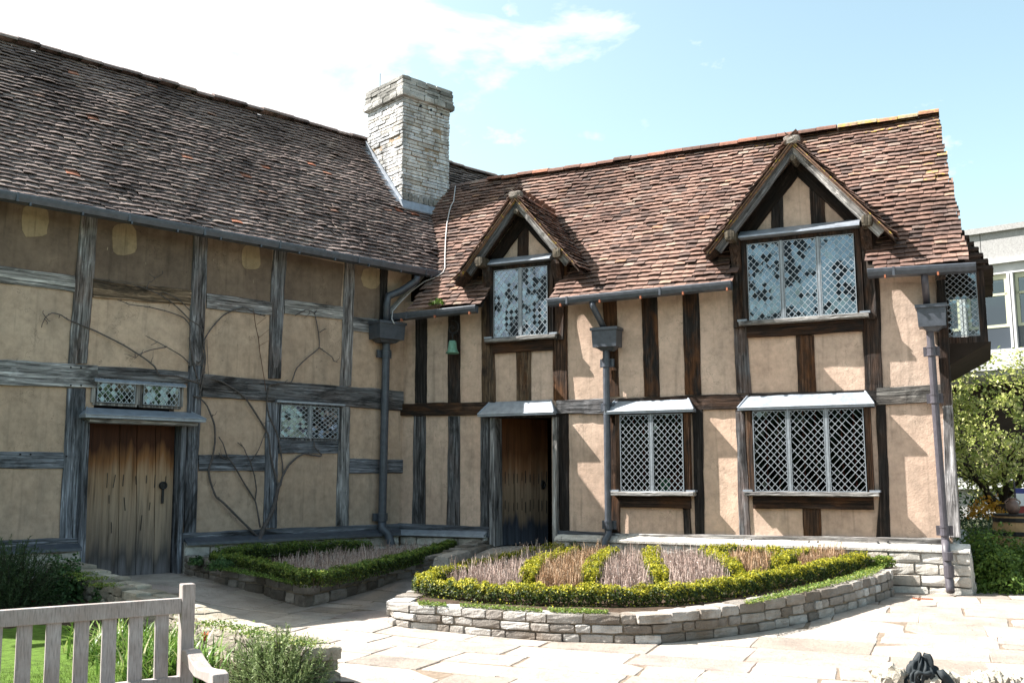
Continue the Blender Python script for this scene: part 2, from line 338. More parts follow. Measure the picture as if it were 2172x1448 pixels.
def m_leaf(name, stops, trans=.35, rough=.55):
    m, nt, b = newmat(name); out = nt.nodes['Material Output']
    c = ramp(nt, island(nt), stops); setc(nt, b, c, rough, .35)
    tl = node(nt, 'ShaderNodeBsdfTranslucent', {'Color': c})
    mx = node(nt, 'ShaderNodeMixShader', {0: trans, 1: b.outputs[0], 2: tl.outputs[0]}); nt.links.new(mx.outputs[0], out.inputs[0]); return m
ML_BOX = m_leaf('sun_toned_box_leaf', [(0, (.06, .09, .01)), (.3, (.20, .22, .016)), (.7, (.43, .40, .028)), (1, (.62, .55, .06))])  # yellow range paints sunlight into the young top leaves
ML_BOXD = m_leaf('shade_toned_box_leaf', [(0, (.014, .03, .006)), (.6, (.045, .075, .012)), (1, (.11, .14, .02))])  # mature leaf, darkened to paint in the hedge's shaded flanks
ML_LAV = m_leaf('dry_lavender_stem', [(0, (.20, .14, .12)), (.5, (.38, .28, .24)), (1, (.62, .52, .46))], .1, .8)
ML_RUST = m_leaf('dry_rust_stem', [(0, (.19, .105, .05)), (.5, (.35, .215, .12)), (1, (.57, .44, .31))], .1, .8)
ML_SED = m_leaf('sedum_leaf', [(0, (.07, .13, .02)), (.6, (.15, .23, .04)), (1, (.30, .31, .06))], .25)
ML_GRASS = m_leaf('lawn_grass', [(0, (.045, .09, .01)), (.6, (.10, .17, .018)), (1, (.2, .26, .05))], .3)
ML_IRIS = m_leaf('strap_leaf', [(0, (.05, .11, .015)), (.45, (.12, .23, .035)), (.8, (.26, .34, .09)), (1, (.52, .47, .3))], .3, .4)
ML_ROSE = m_leaf('rosemary_needle', [(0, (.09, .14, .045)), (.6, (.20, .27, .10)), (1, (.38, .44, .22))], .25)
ML_DARK = m_leaf('dark_needle', [(0, (.025, .05, .018)), (.7, (.05, .085, .03)), (1, (.08, .12, .05))], .2)
ML_FRESH = m_leaf('fresh_leaf', [(0, (.05, .10, .012)), (.7, (.10, .17, .025)), (1, (.16, .24, .04))], .3)
ML_TREE = m_leaf('spring_leaf', [(0, (.12, .16, .03)), (.3, (.30, .36, .08)), (.7, (.52, .54, .18)), (1, (.7, .68, .34))], .4)
ML_GREY = m_leaf('silver_leaf', [(0, (.07, .10, .055)), (.6, (.14, .18, .10)), (1, (.22, .25, .15))], .25)
ML_ORANGE = m_leaf('orange_flower', [(0, (.45, .20, .02)), (1, (.6, .35, .04))], .3)
ML_PINE = m_leaf('shade_green_leaf', [(0, (.025, .065, .022)), (.6, (.06, .125, .035)), (1, (.13, .21, .07))], .25)
M_BARK = m_plain('dark_bark', (.055, .042, .035), .9, .15, 0, 18., .5, .01)
M_VINE = m_plain('vine_bark', (.10, .086, .083), .85, .2, 0, 40., .45, .006)
M_VINE2 = m_plain('brown_twig', (.10, .05, .03), .8, .2, 0, 40., .4)
M_PETAL = m_plain('white_petal', (.8, .8, .8), .6, .2); M_PETAL2 = m_plain('crimson_petal', (.35, .02, .04), .6, .2); M_PETAL3 = m_plain('red_tulip_petal', (.6, .05, .02), .5, .3)
M_PURPLE = m_plain('violet_petal', (.16, .09, .42), .6, .2)
#MATERIALS_END

# ================================================================== SETTING: ground, paving, lawn
def sheet(name, poly, mat, zf, res=.5, kind='structure'):
    """flat polygon filled with a grid that follows the ground"""
    P = np.array([p[:2] for p in poly]); lo, hi = P.min(0), P.max(0); s = MB(); idx = {}
    nx, ny = [max(1, int(math.ceil(q/res))) for q in hi-lo]
    vs = []; fs = []
    def vert(i, j):
        if (i, j) not in idx:
            x, y = lo[0]+(hi[0]-lo[0])*i/nx, lo[1]+(hi[1]-lo[1])*j/ny
            idx[(i, j)] = len(vs); vs.append((x, y, zf(x, y)))
        return idx[(i, j)]
    for i in range(nx):
        for j in range(ny):
            c = lo+(hi-lo)*A((i+.5)/nx, (j+.5)/ny)
            if inside(c, P): fs.append((vert(i, j), vert(i+1, j), vert(i+1, j+1), vert(i, j+1)))
    s.add(vs, fs); o = s.build(name, mat); return tag(o, kind=kind)
def inside(p, P):
    x, y = p[0], p[1]; r = False; n = len(P)
    for i in range(n):
        (x1, y1), (x2, y2) = P[i][:2], P[i-1][:2]
        if (y1 > y) != (y2 > y) and x < (x2-x1)*(y-y1)/(y2-y1)+x1: r = not r
    return r
sg = MB(); N = 64; ext = 300
gxs = sorted(set(np.round(np.concatenate([np.linspace(-16, 16, 44), np.linspace(-ext, ext, 21)]), 3))); gys = sorted(set(np.round(np.concatenate([np.linspace(-4, 26, 44), np.linspace(-ext, ext, 21)]), 3)))
sg.add([(x, y, gz(x, y)-.03) for x in gxs for y in gys], [(i*len(gys)+j, (i+1)*len(gys)+j, (i+1)*len(gys)+j+1, i*len(gys)+j+1) for i in range(len(gxs)-1) for j in range(len(gys)-1)])
tag(sg.build('ground', M_EARTH, smooth=True), kind='structure')
sheet('paving_bed', [A(-8, -1, 0), A(13, -1, 0), A(13, 12.6, 0), A(6.3, 12.6, 0), A(6, 16.5, 0), A(-8, 17, 0)], M_JOINT, lambda x, y: gz(x, y)-.008, .6)

rock_px = [(150, 1236), (222, 1262), (290, 1290), (362, 1322), (424, 1348), (560, 1398), (640, 1425), (724, 1452)]
rock_path = [G(*p) for p in rock_px]
garden = [p for p in rock_path]+[A(-1.15, 6.6, 0), A(-1.2, 2, 0), A(-1.2, -3, 0), A(-9, -3, 0), A(-9, 9, 0), rock_path[0]+A(-3, .9, 0)]
# flagstones: rows of uneven slabs, each its own block of stone
pv = MB(); ang = radians(-22); ex = A(cos(ang), sin(ang), 0); ey = A(-sin(ang), cos(ang), 0)
y = -3.0
while y < 19:
    h = rng.uniform(.42, .78); x = -9+rng.uniform(0, .8); edge = None
    while x < 15:
        w = rng.uniform(.45, 1.15); c = ex*(x+w/2-2)+ey*(y+h/2)
        sub = [(0, h)] if rng.random() > .3 or w > .8 else [(0, h*rng.uniform(.4, .6)), None]
        if len(sub) == 2: sub = [(0, sub[0][1]), (sub[0][1], h)]
        for a, b2 in sub:
            q = []; g = rng.uniform(.004, .009); gy = rng.uniform(.009, .019)
            cc = ex*(x+w/2-2)+ey*(y+(a+b2)/2)
            if inside(cc, garden) or (cc[0] > 6.3 and cc[1] > 12.6) or cc[1] < -2 or cc[1] > 17.5 or ((cc-K0) @ WR.n < -.3 and (cc-K0) @ WR.d < 7.8): continue
            cut = rng.random() < .28; tz = rng.normal(0, .0012, 3)
            pts = [(x+g, y+a+gy), (x+w-g, y+a+gy), (x+w-g, y+b2-gy), (x+g, y+b2-gy)]
            pts = [(px_+rng.normal(0, .012), py_+rng.normal(0, .012)) for px_, py_ in pts]
            if cut:
                k = rng.integers(4); p0, p1, p2 = pts[k-1], pts[k], pts[(k+1) % 4]; f = rng.uniform(.15, .4); f2 = rng.uniform(.15, .4)
                pts[k:k+1] = [(p1[0]+(p0[0]-p1[0])*f, p1[1]+(p0[1]-p1[1])*f), (p1[0]+(p2[0]-p1[0])*f2, p1[1]+(p2[1]-p1[1])*f2)]
            ring = []
            for i in range(len(pts)):       # wander along the edges
                p, r = A(*pts[i]), A(*pts[(i+1) % len(pts)])
                for t in (0, .25, .5, .75): ring.append(p+(r-p)*t+rng.normal(0, .004, 2))
            cen = np.mean(ring, 0); top = []; bot = []; mid = []
            for p in ring:
                d = cen-p; d = d/np.linalg.norm(d); p2 = p+d*.007
                wp = ex*(p2[0]-2)+ey*p2[1]; wq = ex*(p[0]-2)+ey*p[1]; z = gz(wp[0], wp[1])+tz[0]+tz[1]*(p[0]-cen[0])+tz[2]*(p[1]-cen[1])
                top.append(A(wp[0], wp[1], z)); mid.append(A(wq[0], wq[1], z-.006)); bot.append(A(wq[0], wq[1], z-.045))
            n = len(ring); ct = ex*(cen[0]-2)+ey*cen[1]; ct[2] = np.mean([t[2] for t in top])
            pv.add(top+mid+bot+[ct], [(i, (i+1) % n, 3*n) for i in range(n)]+[(n+i, n+(i+1) % n, (i+1) % n, i) for i in range(n)]+[(2*n+i, 2*n+(i+1) % n, n+(i+1) % n, n+i) for i in range(n)])
        x += w
    y += h
tag(pv.build('paving', MS_PAV), kind='structure')
sheet('soil', garden, M_SOIL, lambda x, y: gz(x, y)+.03, .3)
lawn_px = [(-330, 1338), (0, 1334), (100, 1326), (165, 1334), (215, 1362), (262, 1402), (318, 1450), (360, 1500), (400, 1600)]
lawn = [G(*p, .05) for p in lawn_px]+[A(-1.75, 3.6, 0), A(-1.8, 1, 0), A(-8, 1, 0)]
tag(sheet('lawn', lawn, m_plain('turf', (.07, .12, .02), .95, .1, 0, 14., .5, .02), lambda x, y: gz(x, y)+.055, .25), kind='structure')
def blades(name, pts, h, w, lean, mat, parent=None, kind=None, segs=1):
    n = len(pts); az = rng.uniform(0, 2*pi, n); hh = h*rng.uniform(.55, 1.25, n); ln = lean*rng.uniform(.2, 1.3, n)*hh
    side = np.stack([-np.sin(az), np.cos(az), 0*az], 1); fw = np.stack([np.cos(az), np.sin(az), 0*az], 1)
    if segs == 1:
        V = np.stack([pts-side*w/2, pts+side*w/2, pts+fw*ln[:, None]+ZV*hh[:, None]], 1).reshape(-1, 3); F = np.arange(3*n).reshape(-1, 3)
    else:
        L = []; ts = np.linspace(0, 1, segs+1)
        for t in ts:
            ww = w*(1-.85*t**2.5)/2; zz = hh*(t-.38*(ln/hh)*t**2.2); c = pts+fw*(ln*t**1.8)[:, None]+ZV*zz[:, None]
            L += [c-side*ww, c+side*ww]
        V = np.stack(L, 1).reshape(-1, 3); k = 2*(segs+1); b = np.arange(n)[:, None]*k
        F = np.concatenate([b+np.array([2*i, 2*i+1, 2*i+3, 2*i+2]) for i in range(segs)], 0)
    o = npmesh(name, V, F, mat, parent)
    return tag(o, kind=kind) if kind else o
def scatter(poly, n, zf):
    P = np.array([p[:2] for p in poly]); lo, hi = P.min(0), P.max(0); out = []
    while len(out) < n:
        q = rng.uniform(lo, hi, (n, 2)); out += [p for p in q if inside(p, P)]
    return np.array([(p[0], p[1], zf(p[0], p[1])) for p in out[:n]])
lawn_vis = [p for p in lawn[:9]]+[A(-2.2, 5.2, 0), A(-3.0, 4.4, 0), A(-4.4, 5.6, 0)]
blades('grass', scatter(lawn_vis, 70000, lambda x, y: .05+.03), .032, .006, .55, ML_GRASS, kind='stuff')

# ================================================================== THE HOUSE
house = empty('timber_framed_house', K0+A(0, 0, .4), 'half-timbered house with buff plaster, tiled roofs and two gabled dormers around a courtyard', 'house')
H = house
R_EAVE, R_OFF, R_RZ, R_IN = 4.17, .36, 6.93, -2.0
L_EAVE, L_OFF, L_RZ, L_IN = 4.92, .36, 7.93, -2.3
def zfR(o): return R_EAVE+(R_OFF-o)*(R_RZ-R_EAVE)/(R_OFF-R_IN)
def zfL(o): return L_EAVE+(L_OFF-o)*(L_RZ-L_EAVE)/(L_OFF-L_IN)
D1C, D1Z, D1H = 2.235, 5.86, .62      # dormers: centre, ridge height, half width of the front wall
D2C, D2Z, D2H = 6.42, 6.09, .90
DS = 1.19                              # dormer roof pitch
def zroofR(p):
    o = (p-K0) @ WR.n; u = (p-K0) @ WR.d
    if u > 8.6 or u < -4: return -9
    return zfR(o) if o > R_IN else R_RZ-(R_IN-o)*1.17
def zroofL(p):
    o = (p-K0) @ WL.n; u = (p-K0) @ WL.d
    if u > 10 or u < -6: return -9
    return zfL(o) if o > L_IN else L_RZ-(L_IN-o)*1.13

# ---------------- walls
def wall_sheet(name, W, us, zs, holes, mat, t=.14, o=0.0):
    s = MB(); us = sorted(us); zs = sorted(zs)
    U = sorted(set(us+[h[0] for h in holes]+[h[1] for h in holes])); Zs = sorted(set(zs+[h[2] for h in holes]+[h[3] for h in holes]))
    def solid(i, j):
        if i < 0 or j < 0 or i >= len(U)-1 or j >= len(Zs)-1: return False
        u, z = (U[i]+U[i+1])/2, (Zs[j]+Zs[j+1])/2
        return not any(a < u < b and c < z < d for a, b, c, d in holes)
    for i in range(len(U)-1):
        for j in range(len(Zs)-1):
            if not solid(i, j): continue
            a, b, c, d = U[i], U[i+1], Zs[j], Zs[j+1]
            F = [W.P(a, c, o), W.P(b, c, o), W.P(b, d, o), W.P(a, d, o)]; Bk = [p-W.n*t for p in F]
            s.add(F, [(0, 1, 2, 3)]); s.add(Bk, [(3, 2, 1, 0)])
            for (p, q, di, dj) in ((0, 1, 0, -1), (1, 2, 1, 0), (2, 3, 0, 1), (3, 0, -1, 0)):
                if not solid(i+di, j+dj): s.add([F[p], F[q], Bk[q], Bk[p]], [(0, 3, 2, 1)])
    return s.build(name, mat, H)
W1 = (3.79, 4.74, 1.33, 2.435); W2 = (5.70, 7.15, 1.34, 2.435); WD1 = (1.73, 2.67, 3.68, 4.765); WD2 = (5.70, 7.14, 3.67, 4.765)
wallR = wall_sheet('wall', WR, [-.3, 8.10], [.55, 4.30], [(1.70, 2.66, .3, 2.47), W1, W2, (WD1[0], WD1[1], 3.68, 4.4), (WD2[0], WD2[1], 3.67, 4.4)], MPL_R)
DL = (3.70, 4.99, .0, 2.28); wl = (0,)
t1 = [WL.px(202, 808), WL.px(379, 864)]
LW = [min(WL.px(591, 856)[0], WL.px(714, 930)[0]), max(WL.px(591, 856)[0], WL.px(714, 930)[0]), WL.px(650, 930)[1], WL.px(650, 860)[1]]
wallL = wall_sheet('wall', WL, [-.14, 9.5], [.5, 5.15], [DL, tuple(LW), (3.86, 4.93, 2.42, 2.66)], MPL_L)
def quad_panel(name, W, pts, mat, o=.004, par=None, t=.004):
    s = MB(); P = [W.P(*W.px(x, y), o) for x, y in pts]
    return P
def infill(W, x0, x1, ya, yb, mat, par, amp=.11):
    s = MB(); P = [WRP(W, x, y, .0045) for x, y in ((x0, ya[0]), (x1, ya[1]), (x1, yb[1]), (x0, yb[0]))]
    if (P[1]-P[0]) @ W.d > 0: P = P[::-1]
    s.prism(P, -W.n*.02); k = 1+rng.uniform(-amp, amp*.6); h = rng.uniform(-.025, .025)
    s.build('infill_panel', mat, par, color=(k*(1+h), k, k*(1-h), 1))
def WRP(W, x, y, o): return W.P(*W.px(x, y, o), o)
for x0, x1 in ((850, 890), (900, 958), (970, 1030), (1198, 1288), (1303, 1370), (1392, 1455), (1478, 1562), (1864, 1994)): infill(WR, x0, x1, (600 if x0 > 1200 else 640,)*2, (856,)*2 if x0 < 1200 else (842, 840), MPL_R, wallR)
for x0, x1, y in ((1046, 1102, 735), (1122, 1180, 735), (1586, 1694, 702), (1726, 1834, 702)): infill(WR, x0, x1, (y, y), (856, 854) if x0 < 1500 else (836, 834), MPL_R, wallR)
for x0, x1, y0, y1 in ((851, 884, 870, 1118), (898, 956, 870, 1120), (972, 1026, 868, 1122), (1202, 1298, 866, 1130), (1312, 1478, 1062, 1140), (1490, 1570, 855, 1142), (1588, 1708, 1062, 1144), (1738, 1860, 1062, 1146), (1882, 2006, 840, 1148)): infill(WR, x0, x1, (y0, y0), (y1, y1), MPL_R, wallR)
for x0, x1, ya, yb in ((-290, 150, (560, 605), (758, 778)), (178, 402, (610, 640), (775, 795)), (425, 575, (640, 655), (800, 812)), (590, 726, (650, 668), (810, 822)), (740, 812, (690, 700), (820, 828)), (822, 852, (700, 706), (826, 832)),
                       (-290, 132, (785, 812), (960, 966)), (-290, 130, (980, 988), (1165, 1146)), (420, 568, (835, 842), (970, 970)), (410, 562, (992, 992), (1135, 1126)), (586, 716, (952, 952), (1122, 1116)), (734, 851, (855, 865), (976, 980)), (732, 851, (998, 1000), (1116, 1112))): infill(WL, x0, x1, ya, yb, MPL_L, wallL)
# old, stained infill panels above the upper rail of the left range, a few with fresh repairs
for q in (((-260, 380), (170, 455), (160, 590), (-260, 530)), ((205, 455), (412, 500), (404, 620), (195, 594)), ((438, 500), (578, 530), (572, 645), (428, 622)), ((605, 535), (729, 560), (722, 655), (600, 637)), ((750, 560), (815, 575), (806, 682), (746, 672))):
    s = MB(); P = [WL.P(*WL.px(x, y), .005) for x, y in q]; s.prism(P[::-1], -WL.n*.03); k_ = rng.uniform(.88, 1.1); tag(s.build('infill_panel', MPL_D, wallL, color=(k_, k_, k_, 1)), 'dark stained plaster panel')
for (cx, cy, w, h) in ((73, 470, 30, 34), (262, 507, 27, 34), (533, 545, 20, 28), (786, 590, 20, 22)):
    s = MB(); n = 16; P = [WL.P(*WL.px(cx+w*np.sign(cos(a))*abs(cos(a))**.6*rng.uniform(.88, 1.08), cy+h*np.sign(sin(a))*abs(sin(a))**.6*rng.uniform(.9, 1.06)), .010) for a in np.linspace(0, 2*pi, n, endpoint=False)]
    s.prism(P, -WL.n*.004); s.build('plaster_repair', MPL_P, wallL)
gw = MB(); gw.prism([WR.P(8.10, .6, -.14), WR.P(8.10, 4.3, -.14), WR.P(8.10, zfR(R_IN)-.1, R_IN), WR.P(8.10, 4.3, -4), WR.P(8.10, .6, -4)], -WR.d*.14); gw.build('gable_wall', MPL_R, H)
bw = MB(); bw.wbox(WR, -4, 8.1, .3, 4.3, -4.1, -4.0); bw.wbox(WR, -.9, -.8, .3, 4.3, -4, -.2); bw.wbox(WL, -6, 9.5, .3, 5.1, -4.7, -4.6); bw.wbox(WL, 9.4, 9.5, .3, 5.1, -4.6, -.15)
bw.wbox(WR, -.2, 8.0, .42, .48, -4., -.15); bw.wbox(WR, -.2, 8.0, 2.72, 2.8, -4., -.15)
bw.build('inner_shell', M_DARK, H)

# ---------------- timbers
GREY = (.165, .166, .175); GREY2 = (.27, .265, .268); BLUE = (.165, .175, .20); BLK = (.036, .031, .029); BRN = (.072, .043, .029); TAN = (.17, .12, .08); SILV = (.31, .30, .29)
def timber(name, W, secs, vert, col, brown=0., depth=.028, off=0.0, parent=None, wav=.0038, mat=None, th=.06):
    L = []
    for s_ in secs:
        if vert: y, a, b = s_; L.append((W.px(a, y, off), W.px(b, y, off)))
        else: x, a, b = s_; L.append((W.px(x, a, off), W.px(x, b, off)))
    return timber_uz(name, W, L, col, brown, depth, off, parent, wav, mat, th)
def timber_uz(name, W, L, col, brown=0., depth=.028, off=0.0, parent=None, wav=.0038, mat=None, th=.06):
    L = [(A(*a), A(*b)) for a, b in L]; depth = depth+rng.uniform(-.005, .006)
    C0 = (L[0][0]+L[0][1])/2; C1 = (L[-1][0]+L[-1][1])/2
    org = W.P(C0[0], C0[1], off); al = W.P(C1[0], C1[1], off)-org; ln = np.linalg.norm(al); al = al/ln; side = np.cross(W.n, al)
    if abs(side[2]) > abs(al[2]): pass
    sg_ = 1
    seg = []
    for (a, b), (c, d) in zip(L[:-1], L[1:]):
        n = max(2, int(np.linalg.norm((c+d-a-b)/2)/.07))
        seg += [(a+(c-a)*t/n, b+(d-b)*t/n) for t in range(n)]
    seg.append(L[-1]); n = len(seg)
    def wob(k, amp):
        r = rng.normal(0, 1, n+8); r = np.convolve(r, np.ones(5)/5, 'same')[4:4+n]*2.; return r*amp
    wa, wb, wd = wob(0, wav), wob(0, wav), wob(0, .004); vs = []; fs = []; m = 7
    for i, (a, b) in enumerate(seg):
        pa, pb = W.P(a[0], a[1], off)-org, W.P(b[0], b[1], off)-org
        xa, za, xb, zb = pa @ side, pa @ al, pb @ side, pb @ al
        if xa > xb: xa, za, xb, zb = xb, zb, xa, za
        xa += wa[i]; xb += wb[i]; c = min(.008, (xb-xa)*.2); d = depth+wd[i]; zm = (za+zb)/2
        vs += [(xa, -th, za), (xa, d-c, za), (xa+c, d, za), ((xa+xb)/2, d+.002*rng.normal(), zm), (xb-c, d, zb), (xb, d-c, zb), (xb, -th, zb)]
    for i in range(n-1): fs += [(i*m+k, i*m+k+1, (i+1)*m+k+1, (i+1)*m+k) for k in range(m-1)]+[(i*m+m-1, i*m, (i+1)*m, (i+1)*m+m-1)]
    fs += [tuple(range(m))[::-1], tuple((n-1)*m+k for k in range(m))]
    M = Matrix(((side[0], W.n[0], al[0], org[0]), (side[1], W.n[1], al[1], org[1]), (side[2], W.n[2], al[2], org[2]), (0, 0, 0, 1)))
    s = MB(); s.add(vs, fs); k = rng.uniform(.85, 1.15)*(.74 if W is WR and col[0] < .25 else 1.)
    o = s.build(name, mat or MW, parent or H, M, color=(col[0]*k, col[1]*k, col[2]*k, brown))
    me = o.data
    import bmesh
    bm = bmesh.new(); bm.from_mesh(me); bmesh.ops.recalc_face_normals(bm, faces=bm.faces); bm.to_mesh(me); bm.free()
    return o
def V(name, W, *secs, c=GREY, br=0., **k): return timber(name, W, secs, True, c, br, **k)
def HZ(name, W, *secs, c=GREY, br=0., **k): return timber(name, W, secs, False, c, br, **k)
def board(name, W, u0, u1, z0, z1, o0, o1, col, br=0., parent=None):
    return timber_uz(name, W, [((u0, z0), (u0, z1)), ((u1, z0), (u1, z1))], col, br, .03, o1-.03, parent, .003, None, max(.01, o1-.03-o0))
# left range
V('post', WL, (440, 172, 208), (600, 158, 197), (771, 142, 183), c=GREY2, br=.5); V('post', WL, (823, 142, 181), (1141, 125, 162), c=BLUE)
V('post', WL, (492, 411, 440), (603, 405, 437), (775, 399, 428), c=GREY, br=.35, depth=.035); V('post', WL, (776, 398.5, 427.5), (1130, 388, 413.5), c=BLUE, br=.1, depth=.034)
V('post', WL, (528, 580, 607), (620, 573, 602), (803, 568, 594), c=GREY, br=.4); V('post', WL, (555, 731, 752), (700, 725, 748), (819, 720, 744), c=GREY2, br=.3)
V('post', WL, (853, 565, 590), (935, 561, 588), (1119, 558, 586), c=BLUE); V('post', WL, (862, 717.5, 740.5), (1114, 711.5, 737.5), c=GREY2)
V('post', WL, (570, 806, 822), (690, 803, 818), c=BLK)
HZ('rail', WL, (-300, 530, 570), (0, 564, 600), (158, 586, 619), c=SILV, br=.1); HZ('rail', WL, (196, 591.5, 631), (406, 616, 648), c=TAN, br=.1)
HZ('rail', WL, (437, 621, 655), (575, 641, 669), c=GREY2, br=.3); HZ('rail', WL, (602, 635.5, 665), (725, 651.6, 678), c=SILV, br=.1); HZ('rail', WL, (747, 672, 702), (853, 684, 714), c=GREY2, br=.2)
HZ('beam', WL, (-330, 738, 795), (0, 764, 817), (205, 775, 823), c=GREY2, depth=.04); HZ('beam', WL, (199, 776, 800), (398, 787, 814), c=GREY, br=.2, depth=.03); HZ('beam', WL, (426, 793, 841), (570, 807, 850), (853, 829, 871.4), c=GREY, br=.25, depth=.04)
HZ('rail', WL, (-330, 950, 990), (0, 957, 993.7), (134, 959, 993.5), c=BLUE); HZ('rail', WL, (420.5, 964, 999), (560, 964, 997.6), c=BLUE); HZ('rail', WL, (589, 931, 961), (715, 931, 961), c=BLUE); HZ('rail', WL, (739, 972, 1003.6), (853, 975, 1003.6), c=BLUE)
HZ('sill_beam', WL, (-330, 1160, 1188), (0, 1144.5, 1168), (164, 1139.5, 1169), c=BLUE, depth=.045); HZ('sill_beam', WL, (384, 1129.6, 1153), (853, 1109, 1130), c=BLUE, depth=.045)
# right wing, upper storey
V('stud', WR, (660, 882, 906.5), (855, 881, 906), c=BLK); V('stud', WR, (650, 951, 976), (855, 951, 977.5), c=BLK, br=.2)
V('post', WR, (560, 1024, 1052), (720, 1023, 1050), (853, 1024.5, 1052), c=TAN, br=.3, depth=.035); V('stud', WR, (745, 1096, 1127), (850, 1097, 1127), c=TAN, br=.8); V('post', WR, (545, 1174, 1204), (720, 1174, 1204), (849, 1176, 1205), c=BRN, br=.7, depth=.035)
V('post', WR, (630, 1280, 1308.5), (840, 1288, 1314), c=BRN, br=.6); V('stud', WR, (620, 1361, 1394), (841, 1367, 1400), c=BLK, br=.75); V('stud', WR, (612, 1448, 1482), (837, 1453.6, 1488), c=BLK, br=.75)
V('post', WR, (505, 1554, 1580), (640, 1554, 1582), (834, 1563, 1594), c=GREY, br=.4, depth=.035); V('stud', WR, (712, 1689, 1726), (831, 1694, 1731), c=BRN, br=.85); V('post', WR, (470, 1824, 1856), (640, 1828, 1868), (828, 1835, 1872), c=BLK, br=.3, depth=.035)
V('corner_post', WR, (570, 1985, 2003), (700, 1988, 2012), (860, 1998, 2019), c=BLK, br=.3, depth=.05); V('corner_post', WR, (858, 2000, 2020), (1010, 2004, 2029), (1139, 2013, 2039), c=GREY2, br=.1, depth=.05)
HZ('beam', WR, (846, 856, 882), (1035, 853, 880), c=BRN, br=.5, depth=.045); HZ('beam', WR, (1183, 850, 879), (1290, 845, 877), c=GREY, br=.1, depth=.045); HZ('beam', WR, (1290, 846, 877), (1480, 838, 870), (1590, 836, 867), c=BLK, br=.3, depth=.045); HZ('beam', WR, (1590, 834, 862), (1860, 826, 860), c=BLK, depth=.03); HZ('beam', WR, (1860, 823, 859), (2000, 815, 852), c=(.19, .182, .17), br=.1, depth=.045)
HZ('sill_beam', WR, (846, 1109, 1130), (1041, 1116.5, 1139), c=BLUE, depth=.06); HZ('sill_beam', WR, (1178, 1124, 1147), (1308, 1130, 1153), c=BLUE, depth=.06); HZ('sill_beam', WR, (1308, 1130, 1154), (1640, 1135, 1162), (2012, 1141, 1174), c=SILV, br=.2, depth=.06)
# lower storey
V('stud', WR, (882, 879, 904), (1111, 875.7, 902.7), c=GREY, br=.15); V('stud', WR, (882, 952, 976.6), (1115, 948.5, 976), c=GREY, br=.2); V('post', WR, (880, 1021, 1040), (1117, 1020, 1038), c=GREY)
V('post', WR, (877, 1183, 1207), (1125, 1187, 1208), c=BLK, br=.1); V('post', WR, (872, 1292, 1311), (1131, 1299, 1317.5), c=BRN, br=.5); V('post', WR, (868, 1470, 1491), (1133, 1475, 1495), c=BLK)
V('post', WR, (866, 1561, 1579), (1136, 1569, 1593), c=GREY, br=.4); V('stud', WR, (1074, 1703, 1740), (1138, 1705, 1742), c=BRN, br=.7); V('post', WR, (858, 1858, 1879), (1050, 1866, 1886), (1142, 1858, 1889), c=BLK, br=.1)
V('stud', WR, (1048, 1448, 1462), (1132, 1452, 1468), c=BLK, br=.2)
# iron pegs along the sill
for i, (x, y) in enumerate(((1486, 1142), (1503, 1143), (1578, 1144), (1594, 1144), (1716, 1147), (1735, 1147), (1862, 1148), (1883, 1147))):
    s = MB(); p = WR.P(*WR.px(x, y, .06), .04); s.tube([p, p+WR.n*.05+A(0, 0, -.012)], .011, 6); s.build('peg', M_BLACK, H, smooth=True)
for (x, y) in ((150, 779), (172, 779.5), (150, 817), (172, 817), (43, 963), (65, 963), (141, 967)):
    s = MB(); p = WL.P(*WL.px(x, y, .04), .035); s.tube([p, p+WL.n*.014], .012, 6); s.build('peg', M_BLACK, H, smooth=True)

# ---------------- plinths
def plinth(W, u0, u1, zb, zt, off):
    s = MB(); nC = max(1, round((zt-.09-zb)/.125)); hc = (zt-.09-zb)/nC
    for c in range(nC):
        u = u0-rng.uniform(0, .2)
        while u < u1:
            w = rng.uniform(.22, .55); a, b = max(u, u0), min(u+w, u1)
            if b-a > .05:
                o = off+.015*(nC-c)+rng.normal(0, .008)
                s.rock(W.P((a+b)/2, zb+(c+.5)*hc, o-.12), W.d, W.n, ZV, (b-a)/2-.004, .12, hc/2-.003, .05, 3, .3)
            u += w
    s.prism([W.P(u0, zb, -.1), W.P(u0, zt, -.1), W.P(u0, zt, .03), W.P(u0, zt-.09, off-.03), W.P(u0, zb, off-.03)], W.d*(u1-u0))
    o = s.build('plinth', MS_P, H)
    c = MB(); u = u0
    while u < u1-.01:
        b = min(u+rng.uniform(.7, 1.0), u1)
        c.prism([W.P(u, zt+.003, .035), W.P(u, zt+.018, .035), W.P(u, zt-.055, off+.03), W.P(u, zt-.085, off+.03)], W.d*(b-u-.006)); u = b
    c.build('plinth_capping', M_WHITE if False else MS_P, o)
    return o
plinth(WR, 2.76, 8.30, .06, .70, .13); plinth(WR, .05, 1.60, .35, .70, .09); plinth(WL, .1, 3.66, .2, .70, .11); plinth(WL, 5.03, 9.4, .1, .71, .13)
for W, u0, u1 in ((WL, .06, 3.66), (WL, 5.03, 9.4), (WR, .03, 1.60)):
    s = MB(); s.prism([W.P(u0, .70, .05), W.P(u0, .722, .05), W.P(u0, .665, .17), W.P(u0, .63, .175), W.P(u0, .64, .16)], W.d*(u1-u0)); s.build('flashing', M_LEAD if W is WR else M_GUT, H)
s = MB(); s.prism([WR.P(8.1, .1, -.0), WR.P(8.33, .1, 0), WR.P(8.31, .55, 0), WR.P(8.15, .72, 0), WR.P(8.1, .72, 0)], -WR.n*4); s.build('plinth', MS_P, H)
for i in range(4):
    s = MB()
    for k in range(12): s.rock(WR.P(8.22-.012*i, .18+.125*i, -.2-k*.33), WR.d, WR.n, ZV, .12, .16, .06, .06)
    s.build('plinth', MS_P, H)

